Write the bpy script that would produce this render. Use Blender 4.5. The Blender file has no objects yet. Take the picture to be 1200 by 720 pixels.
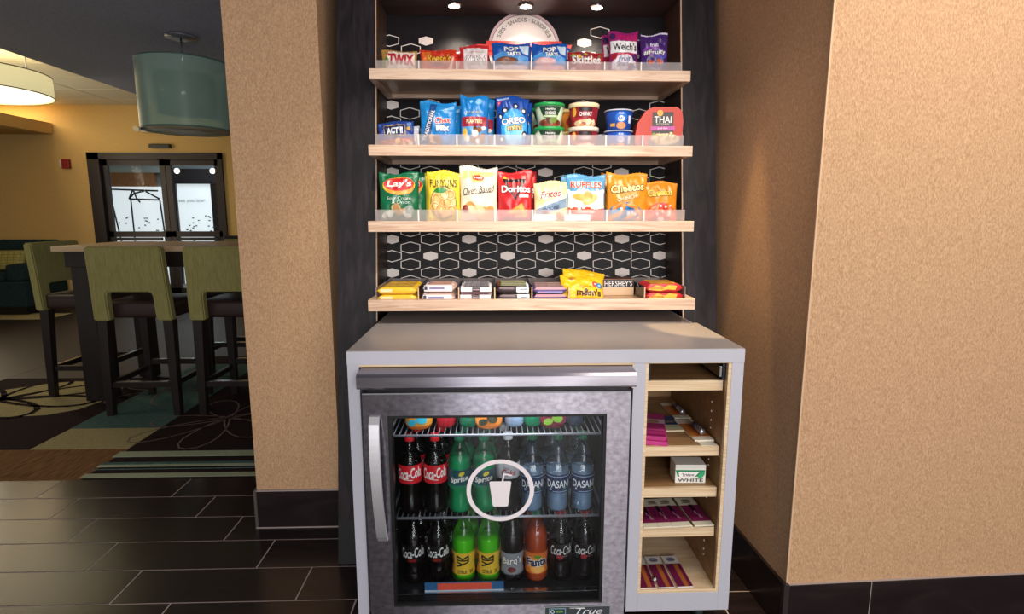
import bpy, bmesh, math, random
from mathutils import Vector, Matrix
random.seed(7)
S = bpy.context.scene
C = S.collection
PI = math.pi

# ------------------------------------------------------------------ camera
cam_d = bpy.data.cameras.new('camera'); cam = bpy.data.objects.new('camera', cam_d); C.objects.link(cam)
cam.location = (0, 0, 1.30)
cam.rotation_euler = (PI/2 - 0.1593, 0, -0.0316)
cam_d.sensor_width = 36; cam_d.lens = 677.1/1200*36; cam_d.clip_start = 0.05; cam_d.clip_end = 200
S.camera = cam
# ------------------------------------------------------------------ world, exposure
W = bpy.data.worlds.new('world'); S.world = W; W.use_nodes = True
W.node_tree.nodes['Background'].inputs[0].default_value = (1.0, 0.93, 0.86, 1)
W.node_tree.nodes['Background'].inputs[1].default_value = 0.34
S.view_settings.view_transform = 'Standard'; S.view_settings.look = 'None'
S.view_settings.gamma = 1; S.view_settings.exposure = 0.0; S.view_settings.use_curve_mapping = False
# ------------------------------------------------------------------ area lights of the room, plus an added front fill
def area(name, loc, target, sx, sy, power, col=(1, .93, .85), spread=180):
    d = bpy.data.lights.new(name, 'AREA'); d.shape = 'RECTANGLE'; d.size = sx; d.size_y = sy
    d.energy = power; d.color = col; d.spread = math.radians(spread)
    o = bpy.data.objects.new(name, d); C.objects.link(o); o.location = loc
    o.rotation_euler = (Vector(target) - Vector(loc)).to_track_quat('-Z', 'Y').to_euler()
    return o
def spot(name, loc, target, power, ang, blend=.5, col=(1, .86, .7), size=.02):
    d = bpy.data.lights.new(name, 'SPOT'); d.energy = power; d.spot_size = math.radians(ang); d.spot_blend = blend
    d.color = col; d.shadow_soft_size = size
    o = bpy.data.objects.new(name, d); C.objects.link(o); o.location = loc
    o.rotation_euler = (Vector(target) - Vector(loc)).to_track_quat('-Z', 'Y').to_euler()
    return o
area('ceiling_panel_light', (1.25, 0.75, 2.50), (1.2, 1.0, 0), 1.4, 0.6, 30, (1, .90, .78))
area('front_fill_light', (1.1, -3.6, 1.8), (0.1, 2.0, 1.05), 2.6, 1.6, 132, (1, .95, .91))  # unseen fill added behind the camera to brighten under the shelves, not a fixture
area('window_light', (-0.17, -3.2, 1.35), (-0.05, 1.6, 0.8), 0.42, 2.2, 26, (.92, .95, 1))
area('window_light', (0.80, -3.2, 1.35), (0.2, 1.6, 0.8), 0.30, 2.2, 14, (.92, .95, 1))
area('dining_ceiling_light', (-5.2, 5.6, 2.70), (-5.2, 5.6, 0), 1.6, 2.2, 5, (1, .84, .55))
area('dining_ceiling_light', (-4.8, 3.0, 2.70), (-4.4, 3.2, 0), 1.0, 1.6, 20, (1, .86, .6))
def bulb(name, loc, power, col=(1, .84, .55), size=.12):
    d = bpy.data.lights.new(name, 'POINT'); d.energy = power; d.color = col; d.shadow_soft_size = size
    o = bpy.data.objects.new(name, d); C.objects.link(o); o.location = loc; return o
area('cove_light', (-6.30, 6.4, 2.56), (-5.2, 6.4, 2.80), .25, 3.6, 60, (1, .86, .62))
bulb('drum_bulb', (-4.55, 5.35, 2.48), 8)

# ------------------------------------------------------------------ materials
def lin(c):
    if isinstance(c, str):
        c = [int(c[i:i+2], 16)/255 for i in (1, 3, 5)]
        c = [x/12.92 if x <= .04045 else ((x+.055)/1.055)**2.4 for x in c]
    return tuple(c)
MC = {}
def mat(key, col, rough=.5, metal=0, spec=.5, emit=0, trans=0, alpha=1):
    if key in MC: return MC[key]
    m = bpy.data.materials.new(key); m.use_nodes = True
    b = m.node_tree.nodes['Principled BSDF']
    c = lin(col)
    b.inputs['Base Color'].default_value = (*c, 1); b.inputs['Roughness'].default_value = rough
    b.inputs['Metallic'].default_value = metal; b.inputs['Specular IOR Level'].default_value = spec
    if emit:
        b.inputs['Emission Color'].default_value = (*c, 1); b.inputs['Emission Strength'].default_value = emit
    if trans: b.inputs['Transmission Weight'].default_value = trans
    m.diffuse_color = (*c, 1)
    MC[key] = m
    return m
def ink(col, rough=.38): return mat('ink_%s_%d' % (col if isinstance(col, str) else '_'.join('%.3f' % v for v in col), rough*100), col, rough)
def grained(key, c1, c2, scale=(1, 1, 1), nscale=8, rough=.5, bump=.1, detail=6, metal=0, dist=0, bdist=.002, spec=.5, c3=None):
    """noise-mottled material with stretch: wood grain, fabric, carpet, brushed metal"""
    if key in MC: return MC[key]
    m = bpy.data.materials.new(key); m.use_nodes = True
    nt = m.node_tree; b = nt.nodes['Principled BSDF']
    tc = nt.nodes.new('ShaderNodeTexCoord'); mp = nt.nodes.new('ShaderNodeMapping'); mp.inputs['Scale'].default_value = scale
    nz = nt.nodes.new('ShaderNodeTexNoise'); nz.inputs['Scale'].default_value = nscale; nz.inputs['Detail'].default_value = detail
    nz.inputs['Distortion'].default_value = dist
    rp = nt.nodes.new('ShaderNodeValToRGB')
    rp.color_ramp.elements[0].position = .32; rp.color_ramp.elements[1].position = .68
    rp.color_ramp.elements[0].color = (*lin(c1), 1); rp.color_ramp.elements[1].color = (*lin(c2), 1)
    if c3:
        e = rp.color_ramp.elements.new(.5); e.color = (*lin(c3), 1)
    nt.links.new(tc.outputs['Object'], mp.inputs[0]); nt.links.new(mp.outputs[0], nz.inputs['Vector'])
    nt.links.new(nz.outputs['Fac'], rp.inputs[0]); nt.links.new(rp.outputs[0], b.inputs['Base Color'])
    if bump:
        bp = nt.nodes.new('ShaderNodeBump'); bp.inputs['Strength'].default_value = bump; bp.inputs['Distance'].default_value = bdist
        nt.links.new(nz.outputs['Fac'], bp.inputs['Height']); nt.links.new(bp.outputs[0], b.inputs['Normal'])
    b.inputs['Roughness'].default_value = rough; b.inputs['Metallic'].default_value = metal
    b.inputs['Specular IOR Level'].default_value = spec
    MC[key] = m
    return m
def thin_clear(key, tint=(1, 1, 1), gloss=.12, rough=.03, white=0, wcol=(1, 1, 1)):
    """clear plastic or glass sheet: see-through with a fresnel sheen, optionally frosted white"""
    if key in MC: return MC[key]
    m = bpy.data.materials.new(key); m.use_nodes = True
    nt = m.node_tree; nt.nodes.remove(nt.nodes['Principled BSDF']); out = nt.nodes['Material Output']
    t = nt.nodes.new('ShaderNodeBsdfTransparent'); t.inputs[0].default_value = (*tint, 1)
    g = nt.nodes.new('ShaderNodeBsdfGlossy'); g.inputs['Roughness'].default_value = rough
    fz = nt.nodes.new('ShaderNodeFresnel'); fz.inputs[0].default_value = 1.12 + gloss
    mx = nt.nodes.new('ShaderNodeMixShader')
    nt.links.new(fz.outputs[0], mx.inputs[0])
    base = t
    if white:
        d = nt.nodes.new('ShaderNodeBsdfDiffuse'); d.inputs[0].default_value = (*wcol, 1)
        m2 = nt.nodes.new('ShaderNodeMixShader'); m2.inputs[0].default_value = white
        nt.links.new(t.outputs[0], m2.inputs[1]); nt.links.new(d.outputs[0], m2.inputs[2]); base = m2
    nt.links.new(base.outputs[0], mx.inputs[1]); nt.links.new(g.outputs[0], mx.inputs[2])
    nt.links.new(mx.outputs[0], out.inputs[0])
    MC[key] = m
    return m
def translucent(key, col, trans=.5, rough=.15):
    """liquids and lamp shades: diffuse mixed with translucent under a gloss"""
    if key in MC: return MC[key]
    m = bpy.data.materials.new(key); m.use_nodes = True
    nt = m.node_tree; nt.nodes.remove(nt.nodes['Principled BSDF']); out = nt.nodes['Material Output']
    c = (*lin(col), 1)
    d = nt.nodes.new('ShaderNodeBsdfDiffuse'); d.inputs[0].default_value = c
    t = nt.nodes.new('ShaderNodeBsdfTranslucent'); t.inputs[0].default_value = c
    g = nt.nodes.new('ShaderNodeBsdfGlossy'); g.inputs['Roughness'].default_value = rough
    m1 = nt.nodes.new('ShaderNodeMixShader'); m1.inputs[0].default_value = trans
    m2 = nt.nodes.new('ShaderNodeMixShader'); m2.inputs[0].default_value = .06
    nt.links.new(d.outputs[0], m1.inputs[1]); nt.links.new(t.outputs[0], m1.inputs[2])
    nt.links.new(m1.outputs[0], m2.inputs[1]); nt.links.new(g.outputs[0], m2.inputs[2])
    nt.links.new(m2.outputs[0], out.inputs[0])
    MC[key] = m
    return m

wallpaper = grained('wallpaper', '#a98464', '#cda884', (1, 1, .4), 300, .8, .45, 3, dist=.5, bdist=.002, spec=.2)
wallpaper_y = grained('wallpaper_yellow', '#c4a264', '#d2b176', (1, 1, .4), 120, .85, .1, 3, spec=.1)
darkwood = grained('dark_wood', '#130f13', '#2e262c', (9, 9, .55), 3.2, .5, .25, 8, dist=1.2, c3='#1e191e', spec=.3)
darkwood_in = grained('dark_wood_inner', '#2a1f1b', '#4a3a31', (9, 9, .6), 3.5, .5, .2, 8, dist=1.0)
blackwood = mat('black_base', '#0c0a0c', .5)
oak = grained('pale_oak', '#c09a80', '#e6cab2', (.9, 9, 14), 4.0, .45, .12, 7, dist=1.3, c3='#d8b9a0')
oak_side = grained('pale_oak_side', '#c09a80', '#e6cab2', (9, .9, 14), 4.0, .45, .12, 7, dist=1.0)
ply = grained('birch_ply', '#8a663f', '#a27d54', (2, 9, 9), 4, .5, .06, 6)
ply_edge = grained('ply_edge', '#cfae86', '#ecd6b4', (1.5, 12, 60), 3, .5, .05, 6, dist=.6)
panelblk = grained('back_panel_black', '#161216', '#1b171b', (1, 1, 1), 40, .5, .05, 3, spec=.25)
white_ink = mat('white_print', '#fbf3ee', .5)
laminate = grained('grey_laminate', '#a39d9c', '#a8a2a1', (1, 1, 1), 300, .32, .01, 3)
laminate_f = grained('grey_laminate_front', '#b9b9c6', '#bfbfcb', (1, 1, 1), 300, .38, .01, 3)
steel = grained('brushed_steel', '#8f8b95', '#b5b1ba', (.5, 3, 8), 6, .28, .06, 6, metal=1, bdist=.0008)
def brushed(m):
    nt = m.node_tree; b = nt.nodes['Principled BSDF']; v = nt.nodes.new('ShaderNodeCombineXYZ'); v.inputs[0].default_value = 1
    b.inputs['Anisotropic'].default_value = .92; b.inputs['Anisotropic Rotation'].default_value = ANISO; nt.links.new(v.outputs[0], b.inputs['Tangent'])
ANISO = 0.25
steel_d = grained('door_steel', '#827d88', '#a39fa9', (3, 2, 4), 18, .30, .06, 8, metal=1, bdist=.0008)
brushed(steel); brushed(steel_d)
chrome = mat('bright_metal', '#c9cbd2', .22, 1)
blackp = mat('black_plastic', '#0b0b0d', .4)
liner = mat('fridge_liner', '#1b1c20', .4)
wire = mat('wire_grey', '#a9aab4', .35, .6)
clear = thin_clear('acrylic_clear', (.93, .92, .92), .25, .05)
frost = thin_clear('acrylic_frosted', (.92, .90, .90), .10, .12, .268, (.92, .84, .83))
see = bpy.data.materials.new('acrylic_body'); see.use_nodes = True; see.node_tree.nodes.remove(see.node_tree.nodes['Principled BSDF'])
_t = see.node_tree.nodes.new('ShaderNodeBsdfTransparent'); _t.inputs[0].default_value = (.95, .94, .94, 1); see.node_tree.links.new(_t.outputs[0], see.node_tree.nodes['Material Output'].inputs[0])
glass = thin_clear('door_glass', (.92, .94, .95), .16, .02)
pane = thin_clear('window_glass', (.93, .96, .97), -.04, .02)
bottle_clear = thin_clear('bottle_clear', (.90, .92, .95), .25, .06)
bottle_green = thin_clear('bottle_green', (.45, .95, .80), .25, .06)
bottle_lime = thin_clear('bottle_lime', (.72, 1.0, .50), .25, .06)
bottle_blue = thin_clear('bottle_blue', (.78, .88, .98), .3, .06)
tile_m = grained('dark_plank_tile', '#1d1517', '#2c2223', (1.2, 14, 4), 3.0, .24, .10, 7, dist=.8, c3='#231b1c')
grout = mat('grout', '#b5a6a2', .8)
chip_y, chip_o = '#e9b85c', '#d98a3a'

# ------------------------------------------------------------------ mesh helpers
def NB(): return bmesh.new()
def box(bm, x0, x1, y0, y1, z0, z1, bev=0, mtx=None):
    r = bmesh.ops.create_cube(bm, size=1)
    vs = r['verts']
    for v in vs:
        v.co = Vector(((x0+x1)/2 + v.co.x*(x1-x0), (y0+y1)/2 + v.co.y*(y1-y0), (z0+z1)/2 + v.co.z*(z1-z0)))
    if bev:
        es = list({e for v in vs for e in v.link_edges})
        rr = bmesh.ops.bevel(bm, geom=es, offset=bev, segments=2, affect='EDGES', profile=.6)
        vs = list({v for f in rr['faces'] for v in f.verts} | {v for v in vs if v.is_valid})
    if mtx is not None:
        for v in vs: v.co = mtx @ v.co
    return vs
def prism(bm, pts, y0, y1, plane='xz'):
    """extrude a 2D outline"""
    def P(a, b, c):
        return Vector((a, c, b)) if plane == 'xz' else (Vector((a, b, c)) if plane == 'xy' else Vector((c, a, b)))
    A = [bm.verts.new(P(a, b, y0)) for a, b in pts]; B = [bm.verts.new(P(a, b, y1)) for a, b in pts]
    n = len(pts)
    fs = [bm.faces.new(A), bm.faces.new(B[::-1])]
    for i in range(n): fs.append(bm.faces.new((A[i], B[i], B[(i+1) % n], A[(i+1) % n])))
    bmesh.ops.recalc_face_normals(bm, faces=fs)
    return A + B
def lathe(bm, prof, seg=28, cx=0, cy=0, cz=0, cap0=True, cap1=True):
    rings = []
    for r, z in prof:
        rings.append([bm.verts.new((cx + r*math.cos(2*PI*i/seg), cy + r*math.sin(2*PI*i/seg), cz + z)) for i in range(seg)])
    for a, b in zip(rings, rings[1:]):
        for i in range(seg): bm.faces.new((a[i], a[(i+1) % seg], b[(i+1) % seg], b[i]))
    if cap0: bm.faces.new(rings[0][::-1])
    if cap1: bm.faces.new(rings[-1])
def tube(bm, pts, r, seg=8, caps=True):
    pts = [Vector(p) for p in pts]; rings = []
    for i, p in enumerate(pts):
        d = (pts[min(i+1, len(pts)-1)] - pts[max(i-1, 0)]).normalized()
        up = Vector((0, 0, 1)) if abs(d.z) < .9 else Vector((1, 0, 0))
        a = d.cross(up).normalized(); b = a.cross(d)
        rings.append([bm.verts.new(p + (a*math.cos(2*PI*k/seg) + b*math.sin(2*PI*k/seg))*r) for k in range(seg)])
    for A, B in zip(rings, rings[1:]):
        for k in range(seg): bm.faces.new((A[k], A[(k+1) % seg], B[(k+1) % seg], B[k]))
    if caps: bm.faces.new(rings[0][::-1]); bm.faces.new(rings[-1])
def taper(bm, p0, p1, w0, w1):
    """square tapered leg from p0 (size w0) to p1 (size w1)"""
    p0, p1 = Vector(p0), Vector(p1)
    A = [bm.verts.new(p0 + Vector((sx*w0/2, sy*w0/2, 0))) for sx, sy in ((-1, -1), (1, -1), (1, 1), (-1, 1))]
    B = [bm.verts.new(p1 + Vector((sx*w1/2, sy*w1/2, 0))) for sx, sy in ((-1, -1), (1, -1), (1, 1), (-1, 1))]
    fs = [bm.faces.new(A), bm.faces.new(B)] + [bm.faces.new((A[i], A[(i+1) % 4], B[(i+1) % 4], B[i])) for i in range(4)]
    bmesh.ops.recalc_face_normals(bm, faces=fs)
def obj(name, bm, m, parent=None, smooth=False, world=False, loc=None):
    me = bpy.data.meshes.new(name)
    if world and parent is not None: bmesh.ops.translate(bm, verts=bm.verts, vec=-WPOS[parent.name])
    bm.to_mesh(me); bm.free()
    if m: me.materials.append(m)
    if smooth:
        for p in me.polygons: p.use_smooth = True
    o = bpy.data.objects.new(name, me); C.objects.link(o)
    if parent is not None: o.parent = parent
    if loc is not None: o.location = loc
    WPOS[o.name] = (WPOS[parent.name] if parent is not None else Vector((0, 0, 0))) + (Vector(loc) if loc is not None else Vector((0, 0, 0)))
    return o
WPOS = {}
def thing(name, label, cat, loc=(0, 0, 0), rot=(0, 0, 0), group=None):
    o = bpy.data.objects.new(name, None); C.objects.link(o); o.empty_display_size = .05
    o.location = loc; o.rotation_euler = rot; o['label'] = label; o['category'] = cat
    if group: o['group'] = group
    WPOS[o.name] = Vector(loc)
    return o
def tag(o, label, cat, group=None):
    o['label'] = label; o['category'] = cat
    if group: o['group'] = group
    return o
def struct(o, label=None):
    o['kind'] = 'structure'
    if label: o['label'] = label
    return o
def sempty(name, loc=(0, 0, 0)):
    o = bpy.data.objects.new(name, None); C.objects.link(o); o.location = loc; o['kind'] = 'structure'; WPOS[o.name] = Vector(loc); return o
def copy_tree(o, parent=None):
    c = o.copy(); C.objects.link(c); c.parent = parent
    for ch in list(o.children): copy_tree(ch, c)
    return c
def dup(o, loc, rot=None, label=None, group=None):
    c = copy_tree(o); c.location = loc
    if rot is not None: c.rotation_euler = rot
    if label: c['label'] = label
    if group: c['group'] = group
    return c

# ------------------------------------------------------------------ printing (lettering and artwork that follows a surface)
TC = {}
def text_tris(s, shear=0, bold=0, spacing=1):
    key = (s, shear, bold, spacing)
    if key in TC: return TC[key]
    cu = bpy.data.curves.new('lettering', 'FONT'); cu.body = s; cu.shear = shear; cu.offset = bold; cu.space_character = spacing
    cu.resolution_u = 3
    o = bpy.data.objects.new('lettering', cu); me = o.to_mesh()
    me.calc_loop_triangles()
    vs = [v.co.copy() for v in me.vertices]
    tr = [[(vs[i].x, vs[i].y) for i in t.vertices] for t in me.loop_triangles]
    o.to_mesh_clear(); bpy.data.objects.remove(o); bpy.data.curves.remove(cu)
    xs = [p[0] for t in tr for p in t] or [0, 1]; ys = [p[1] for t in tr for p in t] or [0, 1]
    TC[key] = (tr, min(xs), max(xs), min(ys), max(ys))
    return TC[key]
class Print:
    def __init__(s): s.t = []; s.layer = 0
    def tris(s, tr, col):
        s.layer += 1
        for t in tr: s.t.append((t, col, s.layer))
    def poly(s, pts, col):
        bm = bmesh.new(); f = bm.faces.new([bm.verts.new((x, z, 0)) for x, z in pts])
        r = bmesh.ops.triangulate(bm, faces=[f])
        tr = [[(v.co.x, v.co.y) for v in f.verts] for f in bm.faces]; bm.free()
        s.tris(tr, col); return s
    def rect(s, x0, x1, z0, z1, col): return s.poly([(x0, z0), (x1, z0), (x1, z1), (x0, z1)], col)
    def ell(s, cx, cz, rx, rz, col, rot=0, n=22, a0=0, a1=2*PI):
        p = []
        for i in range(n + (0 if a1 - a0 > 6.28 else 1)):
            a = a0 + (a1-a0)*i/n; x, z = rx*math.cos(a), rz*math.sin(a)
            p.append((cx + x*math.cos(rot) - z*math.sin(rot), cz + x*math.sin(rot) + z*math.cos(rot)))
        return s.poly(p, col)
    def ring(s, cx, cz, rx, rz, w, col, n=28):
        tr = []
        for i in range(n):
            a, b = 2*PI*i/n, 2*PI*(i+1)/n
            P = lambda r, t: (cx + (rx-r)*math.cos(t), cz + (rz-r)*math.sin(t))
            tr += [[P(0, a), P(0, b), P(w, b)], [P(0, a), P(w, b), P(w, a)]]
        s.tris(tr, col); return s
    def text(s, st, cx, cz, w, h, col, rot=0, shear=0, bold=.015, out=None, ow=.05, arch=0, spacing=1):
        def go(b, c, pad):
            tr, x0, x1, y0, y1 = text_tris(st, shear, b, spacing)
            _, X0, X1, Y0, Y1 = text_tris(st, shear, bold, spacing)
            sx, sy = w/(X1-X0), h/(Y1-Y0)
            res = []
            for t in tr:
                q = []
                for x, y in t:
                    u, v = (x-(X0+X1)/2)*sx, (y-(Y0+Y1)/2)*sy
                    v += arch*(1-(2*u/w)**2)
                    q.append((cx + u*math.cos(rot) - v*math.sin(rot), cz + u*math.sin(rot) + v*math.cos(rot)))
                res.append(q)
            s.tris(res, c)
        if out: go(bold+ow, out, 0)
        go(bold, col, 0); return s
    def line(s, pts, w, col):
        tr = []
        for (x0, z0), (x1, z1) in zip(pts, pts[1:]):
            d = math.hypot(x1-x0, z1-z0) or 1; nx, nz = -(z1-z0)/d*w/2, (x1-x0)/d*w/2
            tr += [[(x0+nx, z0+nz), (x0-nx, z0-nz), (x1-nx, z1-nz)], [(x0+nx, z0+nz), (x1-nx, z1-nz), (x1+nx, z1+nz)]]
        s.tris(tr, col); return s
    def blobs(s, x0, x1, z0, z1, n, r, cols, sq=.6, seed=1):
        R = random.Random(seed)
        for i in range(n):
            rr = r*R.uniform(.7, 1.2)
            s.ell(R.uniform(x0, x1), R.uniform(z0, z1), rr, rr*R.uniform(sq*.8, 1), R.choice(cols), R.uniform(0, 3), 11)
        return s
    def clip_to(s, w, h, nx, nz):
        """cut every piece along the facets of the bag's own grid so layers stay parallel"""
        out = []
        def cut(poly, f):
            A, B = [], []
            n = len(poly)
            for i in range(n):
                p, q = poly[i], poly[(i+1) % n]; a, b = f(p), f(q)
                if a <= 0: A.append(p)
                if a >= 0: B.append(p)
                if a*b < 0:
                    t = a/(a-b); m = (p[0]+(q[0]-p[0])*t, p[1]+(q[1]-p[1])*t); A.append(m); B.append(m)
            return A, B
        dx, dz = w/nx, h/nz
        for t, c, l in s.t:
            t = [(max(-w/2, min(w/2, x)), max(0, min(h, z))) for x, z in t]
            todo = [t]
            lo, hi = min(p[0] for p in t), max(p[0] for p in t)
            cols = []
            rest = t
            for i in range(int((lo+w/2)/dx), int((hi+w/2)/dx)+1):
                xe = -w/2 + dx*(i+1)
                A_, rest_ = cut(rest, lambda p: p[0]-xe)
                if len(A_) > 2: cols.append((i, A_))
                rest = rest_
                if len(rest) < 3: break
            for i, pc in cols:
                lo, hi = min(p[1] for p in pc), max(p[1] for p in pc); rest = pc
                for j in range(int(lo/dz), int(hi/dz)+1):
                    ze = dz*(j+1)
                    A_, rest = cut(rest, lambda p: p[1]-ze)
                    if len(A_) > 2:
                        x0, z0 = -w/2+dx*i, dz*j
                        for q in cut(A_, lambda p: (p[0]-x0)/dx - (p[1]-z0)/dz):
                            if len(q) > 2:
                                ar = abs(sum(q[k][0]*q[(k+1) % len(q)][1] - q[(k+1) % len(q)][0]*q[k][1] for k in range(len(q))))
                                if ar > 2e-10:
                                    for k in range(1, len(q)-1): out.append(((q[0], q[k], q[k+1]), c, l))
                    if len(rest) < 3: break
        s.t = out
    def build(s, name, parent, surf, maxlen=.012, off=.0007, step=.00012, rough=.38):
        verts, faces, mi, cols = [], [], [], []
        for t, c, l in s.t:
            if c not in cols: cols.append(c)
            k = cols.index(c); st = [t]
            while st:
                a, b, d = st.pop()
                e = [(math.dist(a, b), 0), (math.dist(b, d), 1), (math.dist(d, a), 2)]
                L, w = max(e)
                if L > maxlen:
                    if w == 1: a, b, d = b, d, a
                    elif w == 2: a, b, d = d, a, b
                    m = ((a[0]+b[0])/2, (a[1]+b[1])/2)
                    st += [(a, m, d), (m, b, d)]
                else:
                    i = len(verts)
                    for p in (a, b, d): verts.append(surf(p[0], p[1], off + l*step))
                    faces.append((i, i+1, i+2)); mi.append(k)
        me = bpy.data.meshes.new(name); me.from_pydata([tuple(v) for v in verts], [], faces)
        for c in cols: me.materials.append(ink(c, rough))
        me.polygons.foreach_set('material_index', mi)
        o = bpy.data.objects.new(name, me); C.objects.link(o); o.parent = parent
        bm = bmesh.new(); bm.from_mesh(me); bmesh.ops.remove_doubles(bm, verts=bm.verts, dist=1e-6); bm.to_mesh(me); bm.free()
        return o

# =================================================================== STRUCTURE
LEAN = .166
def yl(z, off=0): return 2.01 + off + LEAN*z
# ---- floor with plank tiles
bm = NB(); box(bm, -3.4, 3.4, -0.6, 2.753, -.05, -.0012)
floor = struct(obj('floor', bm, grout), 'dark plank tile floor with pale grout lines')
A, L, Y0 = .1896, .6213, 1.8075
bm = NB(); box(bm, -L/2+.0026, L/2-.0026, -A/2+.0026, A/2-.0026, -.012, 0, .0008)
first = None
for k in range(-12, 5):
    j0 = -1.3039 - .2065*k
    n0 = math.ceil((-3.3 - j0)/L)
    for n in range(n0, n0+12):
        xc, yc = j0 + (n+.5)*L, Y0 + (k+.5)*A
        if xc - L/2 < -3.39 or xc + L/2 > 3.39: continue
        if xc - L/2 > .95 and yc - A/2 > 1.70 + .042*(xc-.9): continue
        if first is None:
            first = obj('floor_tile', bm, tile_m, floor); o = first
        else:
            o = first.copy(); C.objects.link(o)
        o.location = (xc, yc, 0)
# ---- carpet and far floor, laid flush with the tiles
def slab(name, pts, m, z1=0, z0=-.01, parent=floor):
    bm = NB(); prism(bm, pts, z0, z1, 'xy'); return obj(name, bm, m, parent)
def rectp(x0, x1, y0, y1): return [(x0, y0), (x1, y0), (x1, y1), (x0, y1)]
cp = lambda n, a, b, sc=(1, 1, 1), ns=120: grained(n, a, b, sc, ns, .95, .3, 3, spec=.05)
c_brown = cp('carpet_brown', '#241b1a', '#33272a'); c_tan = cp('carpet_tan', '#5e4029', '#8a6847', (14, 1.2, 1), 9)
c_cream = cp('carpet_cream', '#8f855f', '#a89d76'); c_teal = cp('carpet_teal', '#3f5552', '#577370', (1, 6, 1), 30)
c_green = cp('carpet_stripe', '#8d967e', '#a3ab92'); c_wood = grained('far_floor', '#1e1713', '#2f2620', (1, 8, 1), 3, .5, .05, 6, spec=.3)
slab('carpet_field', rectp(-2.595, .9, 3.145, 5.3), c_brown); slab('carpet_field', rectp(-3.4, -2.595, 3.145, 4.6), c_brown)
slab('carpet_field', rectp(-2.05, .9, 2.755, 3.145), c_brown)
slab('carpet_field', rectp(-3.9, -3.4, 2.0, 4.6), c_brown)
slab('carpet_patch', rectp(-3.4, -2.05, 2.755, 3.145), c_tan)
slab('carpet_patch', rectp(-2.595, -2.055, 3.145, 3.46), c_cream, .002)
slab('carpet_patch', rectp(-2.60, -2.055, 3.46, 5.0), c_teal, .002)
for a, b, m in ((3.026, 3.098, c_green), (2.93, 2.955, c_teal), (2.90, 2.925, c_green), (2.868, 2.875, c_teal), (2.775, 2.82, c_green)):
    slab('carpet_stripe', rectp(-2.05 - .02, .9, a, b), m, .002)
pet = [(-4.3, 3.75), (-3.7, 3.70), (-3.2, 3.68), (-2.937, 3.72), (-2.80, 3.83), (-2.76, 4.0), (-2.80, 4.3), (-2.95, 4.46), (-3.3, 4.50), (-3.45, 4.45), (-3.60, 4.33), (-3.8, 4.2), (-4.3, 4.2)]
slab('carpet_patch', pet, c_cream, .002)
def ribbon(name, loops, w, m, z=.0035):
    bm = NB()
    for pts in loops:
        n = len(pts)
        for i in range(n-1):
            a, b = Vector(pts[i]), Vector(pts[i+1]); d = (b-a).normalized(); p = Vector((-d.y, d.x))*w/2
            e = d*w*.3
            bm.faces.new([bm.verts.new((*(q), z)) for q in (a-p-e, b-p+e, b+p+e, a+p-e)])
    return obj(name, bm, m, floor)
def petal(cx, cy, ang, ln, wd, n=16):
    r = []
    for i in range(n+1):
        t = 2*PI*i/n; u = ln*(1-math.cos(t))/2; v = wd*math.sin(t)*(.4+.6*(1-math.cos(t))/2)
        r.append((cx + u*math.cos(ang) - v*math.sin(ang), cy + u*math.sin(ang) + v*math.cos(ang)))
    return r
ribbon('carpet_motif', [petal(-3.5, 4.05, a, l, .16) for a, l in ((.5, .75), (-.1, .7), (-.7, .55), (1.3, .5), (2.6, .6), (3.6, .6))], .035, c_brown)
ribbon('carpet_motif', [petal(-1.72, 3.62, a, l, .13) for a, l in ((.2, .5), (1.0, .5), (2.1, .4), (3.3, .45), (3.9, .55), (4.7, .5), (5.5, .45))], .010, cp('carpet_line', '#6d5d57', '#857570'))
ribbon('carpet_motif', [petal(-2.45, 4.25, a, l, .12) for a, l in ((.4, .4), (1.5, .4), (2.7, .4), (4.0, .4), (5.2, .4))], .010, MC['carpet_line'])
slab('far_floor', rectp(-9, -3.9, 2.0, 9.2), c_wood); slab('far_floor', rectp(-3.9, .9, 4.6, 9.2), c_wood, -.001)
slab('carpet_patch', rectp(-7.6, -5.6, 7.3, 7.75), c_cream, .002)
# ---- left wall end (column) with plank-tile baseboard
struct(obj('wall_left', (lambda bm: (box(bm, -.991, -.645, 2.288, 2.95, 0, 2.55), bm)[1])(NB()), wallpaper), 'beige textured wall end left of the display')
bl = sempty('baseboard_left', (-.82, 2.28, 0))
bm = NB(); box(bm, -.993, -.645, 2.277, 2.288, .002, .163, .0015); obj('baseboard_tile', bm, tile_m, bl, world=True)
bm = NB(); box(bm, -1.001, -.990, 2.275, 2.60, .002, .168); obj('edge_trim', bm, mat('trim_metal', '#8f8782', .35, .8), bl, world=True)
bm = NB(); box(bm, -1.0, -.645, 2.274, 2.278, .0, .004); box(bm, -1.0, -.645, 2.276, 2.288, .163, .167); obj('grout_line', bm, mat('grout_pale', '#a79a95', .8), bl, world=True)
# ---- right wall (pier), turned a little
ang = math.radians(2.4)
R = Matrix.Translation((.905, 1.611, 0)) @ Matrix.Rotation(ang, 4, 'Z')
bm = NB(); box(bm, 0, 2.5, 0, 1.5, 0, 2.55)
bmesh.ops.transform(bm, matrix=R, verts=bm.verts)
struct(obj('wall_right', bm, wallpaper), 'beige textured wall projecting right of the display')
br = sempty('baseboard_right', (1.3, 1.62, 0))
def rbox(name, a, m, bev=0):
    bm = NB(); box(bm, *a, bev); bmesh.ops.transform(bm, matrix=R, verts=bm.verts); return obj(name, bm, m, br, world=True)
x = .004
for w in (.272, .618, .618, .618, .36):
    rbox('baseboard_tile', (x, x+w-.004, -.011, 0, .002, .163), tile_m, .0015); x += w
y = .006
for w in (.60, .60): rbox('baseboard_tile', (-.011, 0, y, y+w-.004, .002, .163), tile_m, .0015); y += w
rbox('edge_trim', (-.012, .004, -.012, .004, 0, .167), mat('trim_dark_metal', '#5c5355', .35, .8))
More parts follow.
